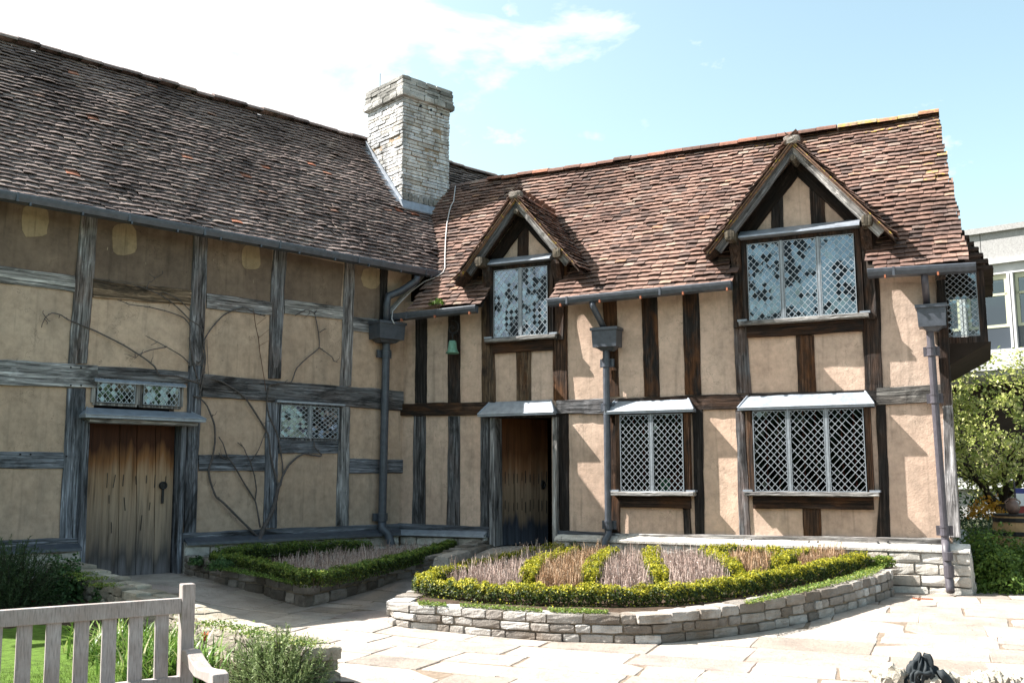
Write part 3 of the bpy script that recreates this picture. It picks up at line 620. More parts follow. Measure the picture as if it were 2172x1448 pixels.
# ---------------- roofs
def wave(u, s, k): return .012*sin(u*1.7+k)+.010*sin(u*.63+s*1.9+k*2)+.006*sin(u*4.1-s*2.3)
def tiles(W, u0, u1, oe, ze, orr, zr, keep, gauge, tw, k, umax=None, mats=None):
    """courses of separate clay tiles from the eave (oe, ze) up to the ridge (orr, zr)"""
    dn = (W.n*(oe-orr)+ZV*(ze-zr)); Ls = np.linalg.norm(dn); dn = dn/Ls; nrm = np.cross(dn, W.d); nrm = nrm if nrm[2] > 0 else -nrm
    out = [MB() for _ in mats]; n = int(Ls/gauge)
    for r in range(n+1):
        s0 = Ls-r*gauge
        u = u0+(r % 2)*tw/2+rng.uniform(-.01, .01); rowj = rng.normal(0, .004); um = u1 if umax is None else umax(r/n)
        while u < um:
            w = tw*rng.uniform(.93, 1.07); w_ = min(w, um-u)
            if w_ > .04:
                s1 = s0+rowj+rng.normal(0, .006); c = W.P(u+w_/2, zr, orr)+dn*(s1-gauge*.6)
                mi = keep(c, u+w_/2, s1, r/n)
                if mi is not None and mi is not False:
                    lift = .026+abs(rng.normal(0, .008)); cam_ = rng.uniform(.001, .008); tw_ = rng.normal(0, .004); vs = []
                    wz = wave(u, s1, k)
                    for kx, cm in ((0, 0), (.5, cam_), (1, 0)):
                        ue = u+.002+(w_-.004)*kx; b = W.P(ue, zr, orr)+nrm*wz
                        sk = rng.normal(0, .002)
                        vs += [b+dn*(s1-gauge*1.75)+nrm*(.004+cm*.5), b+dn*(s1+sk)+nrm*(lift+.017+cm+tw_*(kx-.5)*2), b+dn*(s1+sk)+nrm*(lift+.004+cm+tw_*(kx-.5)*2)]
                    out[int(mi)].add(vs, [(0, 1, 4, 3), (3, 4, 7, 6), (1, 2, 5, 4), (4, 5, 8, 7), (0, 2, 1), (6, 7, 8)])
            u += w
    return out
def keepR(c, u, s, f):
    p = c-K0; o = p @ WR.n
    if (p @ WL.n) < .0 and c[2] < L_EAVE-.12: return None
    if zroofL(c) > c[2]+.01 and (p @ WL.n) < L_OFF: return None
    for dc, dz, dh in ((D1C, D1Z, D1H), (D2C, D2Z, D2H)):
        du = abs(u-dc)
        if du < dh and c[2] < dz-DS*du-.03: return None
        if c[2] < dz-DS*du-.10 and c[2] > dz-DS*1.0 and du < dh+.1 and o < -.1: return None
    r = rng.random()
    if (f > .93 and u > 5.5 and r < .45) or (u > 8.05-.0*f and f > .35 and r < .4*f): return 1
    return 0
def keepL(c, u, s, f):
    p = c-K0
    if (p @ WR.d) > -4 and zroofR(c) > c[2]+.01 and (p @ WR.n) < .7 and (p @ WR.d) > -3.2: return None
    if -1.70 < u < -.62 and -2.05 < (p @ WL.n) < -.98: return None
    return 0
a = tiles(WR, -3.2, 8.5, R_OFF, R_EAVE, R_IN, R_RZ, keepR, .098, .165, .3, lambda f: 8.50-.30*f+.012*sin(f*30), (MT_R, MT_X))
roofR = a[0].build('roof', MT_R, H); a[1].build('lichen_tiles', MT_X, roofR)
a = tiles(WL, -5.0, 9.6, L_OFF, L_EAVE, L_IN, L_RZ, keepL, .098, .165, 1.3, None, (MT_L,))
roofL = a[0].build('roof', MT_L, H)
def clip_deck(name, W, u0, u1, oe, ze, orr, zr, other, par, back):
    s = MB(); nu, nv = 60, 20; dz = -.02
    for i in range(nu):
        for j in range(nv):
            q = [W.P(u0+((u1(( j+b)/nv) if callable(u1) else u1)-u0)*(i+a)/nu, ze+(zr-ze)*(j+b)/nv+dz, oe+(orr-oe)*(j+b)/nv) for a, b in ((0, 0), (1, 0), (1, 1), (0, 1))]
            if not other(sum(q)/4): s.add(q, [(0, 1, 2, 3)])
    s.prism([W.P(u0, zr+dz, orr), W.P(u0, zr+dz-.05, orr), W.P(u0, ze-.3, 2*orr-oe-.0), W.P(u0, ze-.25, 2*orr-oe)], W.d*((8.16 if callable(u1) else u1)-u0))
    return s.build(name, M_DECK, par)
def oR(c):
    p = c-K0; u = p @ WR.d
    if (p @ WL.n) < .02 and c[2] < L_EAVE-.05: return True
    for dc, dz, dh in ((D1C, D1Z, D1H), (D2C, D2Z, D2H)):
        if abs(u-dc) < dh and c[2] < dz-DS*abs(u-dc)+.1: return True
    return zroofL(c) > c[2]+.15
clip_deck('roof_deck', WR, -3.2, lambda f: 8.46-.30*f, R_OFF, R_EAVE, R_IN, R_RZ, oR, roofR, 0)
clip_deck('roof_deck', WL, -5, 9.6, L_OFF, L_EAVE, L_IN, L_RZ, lambda c: zroofR(c) > c[2]+.15, roofL, 0)
# right verge underside and barge
s = MB(); s.prism([WR.P(8.10, R_EAVE-.06, R_OFF-.02), WR.P(8.10, R_EAVE-.16, R_OFF-.1), WR.P(8.10, R_RZ-.14, R_IN), WR.P(8.10, R_RZ-.03, R_IN)], WR.d*.12); s.build('barge_board', MW, H, color=(*BLK, .2))
def ridge(W, pts, mat, par, r=.105, seg=.31, keep=None):
    s = MB(); a, b = pts; L = np.linalg.norm(b-a); d = (b-a)/L; side = np.cross(d, ZV); n = max(1, round(L/seg)); seg = L/n
    for i in range(n):
        p = a+d*(i*seg); rr = r*rng.uniform(.95, 1.06); dz = rng.normal(0, .008)
        if keep and not keep(p): continue
        for ra, rb, l0, l1 in ((rr, rr*.96, .006, seg-.004),):
            ring = []
            for l, q in ((l0, ra), (l1, rb)):
                ring.append([p+d*l+side*(q*cos(t)*1.25)+ZV*(q*sin(t)*.85+dz-.02) for t in np.linspace(0, pi, 8)])
            s.add(ring[0]+ring[1], [(k, k+1, 9+k, 8+k) for k in range(7)]+[tuple(range(8))[::-1], tuple(range(8, 16))])
    return s.build('ridge_tiles', mat, par)
ridge(WR, (WR.P(.55, R_RZ+.05, R_IN), WR.P(6.74, R_RZ+.05, R_IN)), MT_RD, roofR); ridge(WR, (WR.P(6.755, R_RZ+.05, R_IN), WR.P(8.22, R_RZ+.05, R_IN)), MT_Y, roofR)
ridge(WL, (WL.P(-5, L_RZ+.05, L_IN), WL.P(9.6, L_RZ+.05, L_IN)), MT_L, roofL)
# mortar fillet where the low right roof meets the left range, and the cable that follows the valley
s = MB(); pts = [WL.P(*WL.px(x, y, .03), .03) for x, y in ((822, 664), (850, 634), (872, 610), (897, 583))]
for p, q in zip(pts[:-1], pts[1:]): s.prism([p-ZV*.03, p+ZV*.05, p+ZV*.03+WL.n*.05, p-ZV*.04+WL.n*.05], q-p)
s.build('mortar_fillet', M_CONC, H)
def onR(x, y, lift=.06):
    n = A(*(WR.n*(R_RZ-R_EAVE)+ZV*(R_OFF-R_IN))); n /= np.linalg.norm(n); d = ray(x, y); return CAM+d*(((WR.P(0, R_EAVE, R_OFF)-CAM) @ n+lift)/(d @ n))
cab = [onR(x, y) for x, y in ((966, 395), (962, 428), (957, 436), (953, 449), (948, 475), (945, 510), (944, 545), (944, 568), (940, 578), (925, 588), (900, 597), (872, 618), (850, 640), (833, 660), (831, 676), (836, 686))]
s = MB(); s.tube(cab, .010, 6); tag(s.build('lightning_cable', M_CABLE, H, smooth=True), 'pale cable down the roof valley')

# ---------------- leaded windows
def clip_poly(poly, w, h):
    for ax, lim, sgn in ((0, 0, 1), (0, w, -1), (1, 0, 1), (1, h, -1)):
        out = []
        for i in range(len(poly)):
            p, q = poly[i-1], poly[i]; dp, dq = sgn*(p[ax]-lim), sgn*(q[ax]-lim)
            if (dp >= 0) != (dq >= 0):
                t = dp/(dp-dq); out.append((p[0]+(q[0]-p[0])*t, p[1]+(q[1]-p[1])*t))
            if dq >= 0: out.append(q)
        poly = out
        if len(poly) < 3: return []
    return poly
def lattice(P, w, h, nrm, ex_, ez_, glass, par, nx, ny, tilt=.012, fr=.010, cw=.0033):
    """one leaded light: casement frame, diamond cames, and a separately set pane in every diamond. P(x, z, o) gives the place."""
    dw, dh = w/nx, h/ny; c = MB(); g = MB(); f = MB()
    for x0, x1, z0, z1 in ((0, w, 0, fr), (0, w, h-fr, h), (0, fr, fr, h-fr), (w-fr, w, fr, h-fr)):
        f.box8([P(x, z, o) for z in (z0, z1) for x, o in ((x0, -.008), (x1, -.008), (x1, .012), (x0, .012))])
    for sgn in (1, -1):
        for k in range(-nx-ny-2, nx+ny+3):
            # line x/dw + sgn*z/dh = k
            pts = []
            for z in (0, h):
                x = dw*(k-sgn*z/dh)
                if 0 <= x <= w: pts.append((x, z))
            for x in (0, w):
                z = (k-x/dw)*dh*sgn
                if 0 < z < h: pts.append((x, z))
            if len(pts) >= 2:
                a, b = A(*pts[0]), A(*pts[1]); d = b-a
                if np.linalg.norm(d) < .02: continue
                d /= np.linalg.norm(d); n = A(-d[1], d[0])*cw; j = rng.normal(0, .0015, 4)
                q = [a+n+j[0]*n/cw, a-n+j[0]*n/cw, b-n+j[1]*n/cw, b+n+j[1]*n/cw]
                c.add([P(*t, -.002) for t in q]+[P(*t, .0055+sgn*.0006) for t in q], [(4, 5, 6, 7), (0, 1, 5, 4), (1, 2, 6, 5), (2, 3, 7, 6), (3, 0, 4, 7)])
    for i in range(-1, nx+2):
        for j in range(-1, 2*ny+2):
            cx = (i+(.5 if j % 2 else 0))*dw; cz = j*dh/2
            # cell centres lie halfway between crossings
            cx0, cz0 = cx+dw/2, cz
            po = clip_poly([(cx0-dw/2, cz0), (cx0, cz0-dh/2), (cx0+dw/2, cz0), (cx0, cz0+dh/2)], w, h)
            if len(po) < 3: continue
            tx, tz = rng.normal(0, tilt, 2); e0, e1 = P(1, 0, 0)-P(0, 0, 0), P(0, 1, 0)-P(0, 0, 0)
            if np.cross(e0, e1) @ nrm < 0: po = po[::-1]
            g.add([P(x, z, .001+tx*(x-cx0)+tz*(z-cz0)) for x, z in po], [tuple(range(len(po)))])
    c.build('lattice', M_CAME, par); g.build('pane', glass, par); f.build('casement', M_FRAME, par)
def window(W, rect, n, off, glass, nx, ny, wood=GREY, br=.3, sill=True, apron=True, mull=.045, par=None, jamb=.07, bars=True, label=None, name='window'):
    u0, u1, z0, z1 = rect; s = MB()
    for a, b, c, d in ((u0-jamb, u0, z0, z1+.02), (u1, u1+jamb, z0, z1+.02)): s.wbox(W, a, b, c, d, -.1, off-.012)
    s.wbox(W, u0-jamb, u1+jamb, z1, z1+.06, -.1, off-.02); s.wbox(W, u0-.03, u1+.03, z0-.03, z0, -.1, off-.02)
    root = s.build(name, MW, par or H, color=(*wood, br))
    if label: tag(root, label)
    lw = (u1-u0-mull*(n-1)-.02)/n; m = MB()
    for i in range(n):
        a = u0+.01+i*(lw+mull)
        # image left to right is +u on the right wing, -u on the left range
        lattice(lambda x, z, o, a=a: W.P(a+x, z0+.008+z, off+o), lw, z1-z0-.016, W.n, W.d, ZV, glass, root, nx, ny)
        if i: m.wbox(W, a-mull+.006, a-.006, z0, z1, -.05, off+.012)
    if m.v: m.build('mullion', M_FRAME if n > 1 else MW, root)
    if sill:
        board('sill', W, u0-.13, u1+.13, z0-.055, z0+.004, 0, off+.05, SILV, .05, root)
        q = MB(); q.wbox(W, u0-.15, u0-.02, z0+.004, z0+.03, .02, off+.03); q.wbox(W, u1+.02, u1+.15, z0+.004, z0+.03, .02, off+.03)
        q.build('sill_block', M_LEAD, root)
    if apron:
        board('apron', W, u0-.04, u1+.05, z0-.22, z0-.056, -.03, .075, (.04, .026, .02), .5, root)
    if bars:
        q = MB()
        for i in range(n):
            a = u0+.01+i*(lw+mull)
            for f in (.33, .68): q.tube([W.P(a+lw*f, z0, off-.16), W.P(a+lw*f, z1, off-.16)], .012, 6)
        q.build('guard_bar', M_RED, root)
    return root
def canopy(W, u0, u1, zb, zf, of, lip=.035, over=.12, name='canopy', par=None):
    s = MB(); b0, b1 = W.P(u0, zb, .02), W.P(u1, zb, .02); f0, f1 = W.P(u0-over, zf, of), W.P(u1+over, zf, of)
    w0, w1 = W.P(u0-over, zf, .0), W.P(u1+over, zf, .0); dz = ZV*lip
    s.add([b0, b1, f0, f1, w0, w1, f0-dz, f1-dz, w0-dz, w1-dz, b0-ZV*.06, b1-ZV*.06],
          [(0, 2, 3, 1), (0, 4, 2), (1, 3, 5), (2, 6, 7, 3), (4, 8, 6, 2), (3, 7, 9, 5), (6, 8, 9, 7)])
    s.tube([b0, f0], .014, 6); s.tube([b1, f1], .014, 6); s.tube([f0, f1], .010, 6)
    return s.build(name, M_LEAD, par or H)
for a in (W1, W2): pass
w1 = window(WR, W1, 2, .14, M_GLASS, 5, 11, BRN, .5, label='two-light leaded window with a green card'); w2 = window(WR, W2, 3, .14, M_GLASS, 5, 11, BRN, .5, label='three-light leaded window above the stone bed')
for (u0, u1, zb, zf) in ((3.70, 4.78, 2.66, 2.48), (5.64, 7.16, 2.66, 2.475)): canopy(WR, u0, u1, zb, zf, .19)
canopy(WR, 1.62, 2.66, 2.70, 2.50, .21)
for (u0, u1) in ((3.66, 4.86), (5.58, 7.27)):
    board('head_board', WR, u0, u1, 2.435, 2.47, 0, .17, BLK, .1)
# left range: small window, transom lights, door hood
wa = window(WL, tuple(LW), 2, .05, M_GLASSU, 5, 7, BLUE, 0, sill=False, apron=False, bars=False, jamb=.02, label='small two-light leaded window behind the vine')
s = MB(); s.wbox(WL, LW[0]-.08, LW[1]+.08, LW[3]+.02, LW[3]+.05, 0, .10); s.build('flashing', M_LEAD, wa)
def pr(W, x0, y0, x1, y1):
    p, q = W.px(x0, y0), W.px(x1, y1); return (min(p[0], q[0]), max(p[0], q[0]), min(p[1], q[1]), max(p[1], q[1]))
for r in (pr(WL, 203, 809, 284, 858), pr(WL, 301, 813, 378, 863)):
    window(WL, r, 1, .04, M_GLASSU, 7, 3, SILV, .1, sill=False, apron=False, bars=False, jamb=.055, label='low leaded light over the plank door')
p, q = WL.px(197, 800), WL.px(390, 815); s = MB(); s.prism([WL.P(q[0], 2.80, .02), WL.P(q[0], 2.80, .05), WL.P(q[0], 2.765, .09), WL.P(q[0], 2.75, .09), WL.P(q[0], 2.755, .02)], WL.d*(p[0]-q[0])); s.build('flashing', M_LEAD, H)
canopy(WL, 3.62, 5.02, 2.42, 2.32, .27, .04, .10)
board('head_board', WL, 3.60, 5.04, 2.225, 2.28, 0, .20, GREY2, .1)
# ---------------- doors
def tanpanel(W, name, q, o0, o1, mat, par, color=None):
    s = MB(); P = [W.P(*W.px(x, y, o1), o1) for x, y in q]; s.prism(P, W.n*(o0-o1)); return s.build(name, mat, par, color=color)
dfL = tanpanel(WL, 'door_frame', ((179, 893), (190.5, 893), (180, 1211), (165.5, 1211)), -.12, .09, MW, H, (*BLUE, .05)); tag(dfL, 'grey weathered frame of the closed plank door')
tanpanel(WL, 'jamb', ((386, 899), (397, 899), (384, 1217), (374, 1217)), -.12, .09, MW, dfL, (*BLUE, .05))
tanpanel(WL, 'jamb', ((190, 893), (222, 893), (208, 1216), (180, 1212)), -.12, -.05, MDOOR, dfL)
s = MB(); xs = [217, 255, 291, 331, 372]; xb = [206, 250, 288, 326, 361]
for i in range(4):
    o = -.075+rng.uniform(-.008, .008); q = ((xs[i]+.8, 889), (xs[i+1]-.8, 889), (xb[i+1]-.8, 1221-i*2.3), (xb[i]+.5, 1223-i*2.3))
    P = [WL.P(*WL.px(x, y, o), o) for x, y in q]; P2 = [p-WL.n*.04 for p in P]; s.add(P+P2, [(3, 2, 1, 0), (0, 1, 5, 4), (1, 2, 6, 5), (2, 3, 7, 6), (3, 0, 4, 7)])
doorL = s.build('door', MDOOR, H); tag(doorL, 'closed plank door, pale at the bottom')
s = MB(); s.wbox(WL, 3.7, 5.0, .15, 2.3, -.16, -.13); s.build('door_lining', M_DARK, dfL)
s = MB()
for x, y in ((228, 1010), (243, 1012), (232, 1050), (262, 1010), (289, 1010), (311, 1008), (329, 1012), (265, 1060), (318, 1065), (352, 1010), (237, 1110), (300, 1100)):
    p = WL.P(*WL.px(x, y, -.06), -.062); s.obox(p-ZV*.05, WL.d, WL.n, ZV+WL.d*rng.normal(0, .06), .0035, .004, rng.uniform(.04, .10))
s.build('nail_streak', M_BLACK, doorL)
s = MB(); p = WL.P(*WL.px(346, 1029, -.05), -.065)
s.tube([p, p+WL.n*.02], .055, 10); s.tube([p+WL.n*.03+ZV*.0+WL.d*.045*cos(t)+ZV*.045*sin(t) for t in np.linspace(0, 2*pi, 13)], .010, 6, False); s.obox(p+WL.n*.015-ZV*.12, WL.d, WL.n, ZV, .016, .01, .12)
s.build('handle', M_BLACK, doorL, smooth=False)
s = MB(); c = G(290, 1220); s.rock(WL.P(4.32, .19, .12), WL.d, WL.n, ZV, .66, .20, .065, .03); tag(s.build('doorstep', MS_WS, H))
s = MB(); s.rock(WL.P(5.08, .30, .16), WL.d, WL.n, ZV, .12, .14, .10, .06); s.build('doorstep', MS_WS, H)
# right wing doorway with its door standing ajar
dfR = tanpanel(WR, 'door_frame', ((1039, 885), (1049.5, 885), (1051, 1158), (1037.5, 1158)), -.14, .10, MW, H, (*GREY2, .02)); tag(dfR, 'grey frame of the doorway standing open')
tanpanel(WR, 'jamb', ((1172, 882), (1181, 882), (1180, 1160), (1171.5, 1160)), -.14, .10, MW, dfR, (*SILV, .02))
tanpanel(WR, 'head', ((1039, 878), (1181, 876), (1181, 884), (1039, 886)), -.14, .11, MW, dfR, (*BLK, .1))
hin = WR.P(1.69, 0, -.14); th = radians(58); dd = WR.d*cos(th)-WR.n*sin(th); dn = WR.d*sin(th)+WR.n*cos(th)
s = MB()
for i in range(6):
    a, b = i*.155, i*.155+.152; o = rng.uniform(-.006, .006)
    s.box8([hin+dd*x+dn*(y+o)+ZV*z for z in (.50, 2.46) for x, y in ((a, 0), (b, 0), (b, -.045), (a, -.045))])
doorR = s.build('door', MDOOR2, H); tag(doorR, 'plank door ajar in the dark doorway')
s = MB()
for i in range(6):
    for zz in (1.55, 1.12):
        for e in (.03, .12): p = hin+dd*(i*.155+e)+dn*.005+ZV*(zz-rng.uniform(0, .05)); s.obox(p, dd, dn, ZV, .003, .006, rng.uniform(.05, .1))
s.build('nail_streak', M_BLACK, doorR)
s = MB(); p = hin+dd*.82+dn*.012+ZV*1.42; s.tube([p+dd*.035*cos(t)+ZV*.05*sin(t)+dn*.02 for t in np.linspace(0, 2*pi, 13)], .010, 6, False); s.obox(p, dd, dn, ZV, .02, .012, .07); s.build('handle', M_BLACK, doorR)
s = MB(); s.rock(WR.P(2.18, .41, -.05), WR.d, WR.n, ZV, .50, .30, .065, .02); s.build('doorstep', MS_WS, H)

# ---------------- dormers
def dormer(dc, dz, dh, rect, n, studs, lab, tilt):
    s = MB(); zs = dz-DS*dh-.05
    s.prism([WR.P(dc-dh, 4.78, 0), WR.P(dc+dh, 4.78, 0), WR.P(dc+dh, zs, 0), WR.P(dc, dz-.06, 0), WR.P(dc-dh, zs, 0)], -WR.n*.13)
    root = s.build('dormer', MPL_R, H); tag(root, lab)
    ck = MB()
    for sg in (-1, 1): ck.prism([WR.P(dc+sg*dh, 4.0, -.02), WR.P(dc+sg*dh, zs+.02, -.02), WR.P(dc+sg*dh, zs+.02, -1.1), WR.P(dc+sg*dh, 4.35, -.3)], WR.d*(-sg*.08))
    ck.build('cheek', M_GUT, root)
    for st in studs: V('stud', WR, *st, c=BLK, br=.25, parent=root)
    for sg in (-1, 1):
        W = Wall(0, True); W.d = WR.n; W.n = WR.d*sg; hw = 1.06*(dh+.42)/1.04 if dh < .7 else dh+.33
        oe, ze = sg*dc+hw, dz-DS*hw
        keep = lambda c, u, s_, f: 0 if c[2] > zroofR(c)-.01 else None
        a = tiles(W, -1.75, .43, oe, ze, sg*dc, dz, keep, .095, .16, 2.+sg, None, (MT_R,))
        rf = a[0].build('roof', MT_R, root)
        d = MB(); P = [W.P(u, z-.03, o) for u, z, o in ((-1.4, dz, sg*dc), (.40, dz, sg*dc), (.40, ze, oe), (-.1, ze, oe))]
        d.prism(P, -ZV*.03); d.build('roof_deck', MW, root, color=(.05, .035, .028, .3))
        hb = dh+.27 if dh < .7 else dh+.22
        timber_uz('barge_board', WR, [((dc, dz-.205), (dc, dz-.045)), ((dc+sg*(hb-.09), dz-.13-DS*hb), (dc+sg*hb, dz-.045-DS*hb))], GREY if sg < 0 else SILV, .05, .03, .31, root, .003, None, .015)
        b = MB(); q = [(dc, dz-.005), (dc+sg*(hb+.10), dz-.01-DS*(hb+.10)), (dc+sg*(hb+.06), dz-.06-DS*(hb+.06)), (dc, dz-.075)]
        b.prism([WR.P(u, z, .40) for u, z in q], -WR.n*.06); b.build('undercloak', MT_X, root)
        bx, by = {(-1, 2): (1014.5, 554), (1, 2): (1179, 535), (-1, 3): (1546, 498), (1, 3): (1838, 466)}[(sg, n)]
        b = MB(); b.rock(WR.P(*WR.px(bx, by, .42), .21), WR.d, WR.n, ZV, .072, .21, .078, .03); b.build('beam_end', MW, root, color=(.115, .095, .07, .0))
        timber_uz('rafter', WR, [((dc, dz-.42), (dc, dz-.10)), ((dc+sg*(dh-.02), dz-.40-DS*(dh-.02)), (dc+sg*(dh-.02), dz-.10-DS*(dh-.02)))], (.02, .017, .015), .1, .05, .0, root)
        # jamb bracket, curved out to carry the plate
        b = MB(); uu = dc+sg*(dh-.03)
        b.prism([WR.P(uu-.07, z, o) for z, o in ((3.6, .02), (3.6, .10), (4.1, .06), (4.5, .10), (4.75, .22), (4.82, .22), (4.82, .02))], WR.d*.14); b.build('bracket', MW, root, color=(*BLK, .4))
    b = MB(); b.rock(WR.P(dc, dz-.25, .2), (WR.d+ZV)/sqrt(2), WR.n, (ZV-WR.d)/sqrt(2), .042, .18, .042, .03); b.build('beam_end', MW, root, color=(.14, .12, .095, 0))
    ridge(WR, (WR.P(dc, dz+.0, -1.25), WR.P(dc, dz+.0, .39)), MT_RD, root, .085, .29)
    r = MB(); r.rock(WR.P(dc, dz+.0, .36), WR.d, WR.n, ZV, .105, .07, .06, .05, 4, .5); r.build('ridge_end', MS_WS, root)
    u0, u1 = rect[0], rect[1]; b = MB()
    b.prism([WR.P(u0-.08, 4.97, .02), WR.P(u0-.08, 4.955, .10), WR.P(u0-.08, 4.86, .25), WR.P(u0-.08, 4.835, .255), WR.P(u0-.08, 4.83, .0)], WR.d*(u1-u0+.16)); b.build('flashing', M_LEAD, root)
    window(WR, rect, n, .13, M_GLASSU, 5, 11, BLK, .35, bars=False, label='leaded dormer window of %d lights' % n)
    return root
dormer(D1C, D1Z, D1H, WD1, 2, [((468, 1098, 1121), (546, 1099, 1121))], 'small dormer gable above the open doorway', 0)
dormer(D2C, D2Z, D2H, WD2, 3, [((378, 1634, 1660), (486, 1637, 1663)), ((378, 1717, 1748), (478, 1720, 1751))], 'large dormer gable with two studs', 0)

# ---------------- gutters and rainwater pipes
def gutter(W, u0, u1, z0, z1, off, lab, step=.62):
    s = MB(); prof = [(-.06, 0), (.055, 0), (.065, -.012), (.06, -.05), (.045, -.10), (-.05, -.115)]
    a = [W.P(u0, z0+z, off+o) for o, z in prof]; b = [W.P(u1, z1+z, off+o) for o, z in prof]; n = len(prof)
    s.add(a+b, [tuple(range(n))[::-1], tuple(range(n, 2*n))]+[(i, (i+1) % n, n+(i+1) % n, n+i) for i in range(n)])
    u = u0+.3
    while u < u1:                     # lapped joints
        zz = z0+(z1-z0)*(u-u0)/(u1-u0); s.wbox(W, u, u+.03, zz-.11, zz+.004, off-.05, off+.068); u += step*rng.uniform(1.6, 2.4)
    g = s.build('gutter', M_GUT, H); tag(g, lab); k = MB(); u = u0+.2
    while u < u1-.05:
        zz = z0+(z1-z0)*(u-u0)/(u1-u0); k.wbox(W, u, u+.022, zz-.135, zz-.095, off+.02, off+.062); u += step
    k.build('bracket', M_TERRA if W is WR else M_GUT, g); return g
gutter(WL, -.42, 9.6, 4.928, 4.935, .405, 'long lead gutter of the left range'); gutter(WR, .03, 1.585, 4.148, 4.172, .41, 'short gutter beside the corner pipe'); gutter(WR, 2.80, 5.545, 4.172, 4.20, .41, 'gutter between the dormers'); gutter(WR, 7.31, 8.575, 4.197, 4.155, .41, 'gutter right of the large dormer')
def downpipe(W, neck, hop, pipe, shoe, r, mat, lab, brk):
    s = MB(); s.tube(pipe, r, 12); o = s.build('downpipe', mat, H, smooth=False); tag(o, lab)
    s = MB(); s.tube(neck, r*.95, 10); s.build('swan_neck', mat, o, smooth=True)
    u0, u1, z0, z1, o0, o1 = hop; s = MB(); t = .03
    s.box8([W.P(u, z, q) for z, e in ((z0, .012), (z1, 0)) for u, q in ((u0+e, o0), (u1-e, o0), (u1-e, o1-e), (u0+e, o1-e))]); s.wbox(W, u0-.018, u1+.018, z1-.03, z1+.012, o0, o1+.018)
    um = (u0+u1)/2; s.box8([W.P(u, z, q) for z, e in ((z0-.05, .1), (z0, 0.0)) for u, q in ((u0+.05+e*.6, o0+.03), (u1-.05-e*.6, o0+.03), (u1-.05-e*.6, o1-.06-e*.4), (u0+.05+e*.6, o1-.06-e*.4))])
    s.build('hopper', M_GUT, o)
    s = MB(); s.tube(shoe, r*1.08, 10); s.build('shoe', mat, o, smooth=True)
    s = MB()
    for z in brk:
        f = (z-pipe[0][2])/(pipe[-1][2]-pipe[0][2]); p = pipe[0]+(pipe[-1]-pipe[0])*f
        for dz in (-.05, .05): s.tube([p+ZV*(dz-.012), p+ZV*(dz+.012)], r*1.28, 12)
        s.tube([p-ZV*.05, p+ZV*.05], r*1.15, 12); s.obox(p-W.n*(r*.9), W.d, W.n, ZV, r*2.1, .02, .06)
    s.build('bracket', mat, o)
downpipe(WR, [WR.P(3.50, 4.07, .40), WR.P(3.50, 4.02, .40), WR.P(3.53, 3.93, .36), WR.P(3.57, 3.80, .26), WR.P(3.59, 3.72, .2)], (3.43, 3.82, 3.425, 3.70, .03, .29), [WR.P(3.60, 3.40, .14), WR.P(3.60, .78, .14)], [WR.P(3.60, .80, .14), WR.P(3.60, .72, .15), WR.P(3.57, .64, .22), WR.P(3.56, .52, .24), WR.P(3.56, .40, .24)], .05, M_GUT, 'lead pipe between doorway and lower window', (3.2, 2.55, .86))
downpipe(WR, [WR.P(7.98, 4.08, .38), WR.P(7.98, 3.95, .34), WR.P(7.98, 3.7, .2)], (7.86, 8.20, 3.42, 3.69, .06, .32), [WR.P(7.995, 3.40, .16), WR.P(8.025, .74, .15)], [WR.P(8.025, .76, .15), WR.P(8.03, .62, .2), WR.P(8.04, .45, .27), WR.P(8.05, .22, .27), WR.P(8.055, .16, .31)], .046, M_IRON, 'iron pipe at the right corner', (3.12, 2.52, .88))
s = MB(); p = WR.P(8.05, .33, .27); s.tube([p, p+ZV*.14], .06, 12); s.tube([p+ZV*.30, p+ZV*.2], .056, 12); s.build('downpipe', M_IRON, H)
downpipe(WL, [WL.P(.03, 4.80, .38), WL.P(.03, 4.72, .36), WL.P(.22, 4.55, .22), WL.P(.44, 4.44, .16), WL.P(.46, 4.3, .15), WL.P(.46, 3.95, .15)], (.22, .72, 3.72, 3.99, .03, .34), [WL.P(.44, 3.70, .13), WL.P(.46, .84, .13)], [WL.P(.46, .86, .13), WL.P(.46, .74, .14), WL.P(.40, .66, .22), WL.P(.36, .5, .24), WL.P(.36, .38, .24)], .064, M_GUT, 'lead pipe in the inner corner', (3.5, .92))

# ---------------- chimney
s = MB(); U0, U1, O0, O1, ZB, ZT = -1.72, -.61, -2.09, -.95, 5.2, 8.46; z = ZB
fcs = [(WL.d, WL.n, U0, U1, O1, 0), (WL.d, -WL.n, U0, U1, O0, 0), (WL.n, WL.d, O0, O1, U1, 1), (WL.n, -WL.d, O0, O1, U0, 1)]
while z < ZT:
    hc = rng.uniform(.052, .085); hc = min(hc, ZT-z+.01)
    for ax, nn, a0, a1, fix, t in fcs:
        a = a0-rng.uniform(0, .12); soldier = (t == 0 and 5.62 < z < 5.70)
        while a < a1:
            w = rng.uniform(.13, .42); x0, x1 = max(a, a0), min(a+w, a1)
            if x1-x0 > .03:
                jt = rng.normal(0, .007); m = (x0+x1)/2
                c = WL.P(m, z+hc/2, fix) if t == 0 else WL.P(fix, z+hc/2, m)
                s.rock(c-nn*(.05-jt), ax, nn, ZV, (x1-x0)/2-.005, .05, hc/2-.004, .07, 2, .3)
            a += w
    z += hc
ch = s.build('chimney', MS_C, H); tag(ch, 'broad pale stone chimney stack in the valley')
s = MB(); s.wbox(WL, U0+.02, U1-.02, ZB, ZT+.2, O0+.02, O1-.02); s.build('core', MS_MORTC, ch)
s = MB(); z = ZT
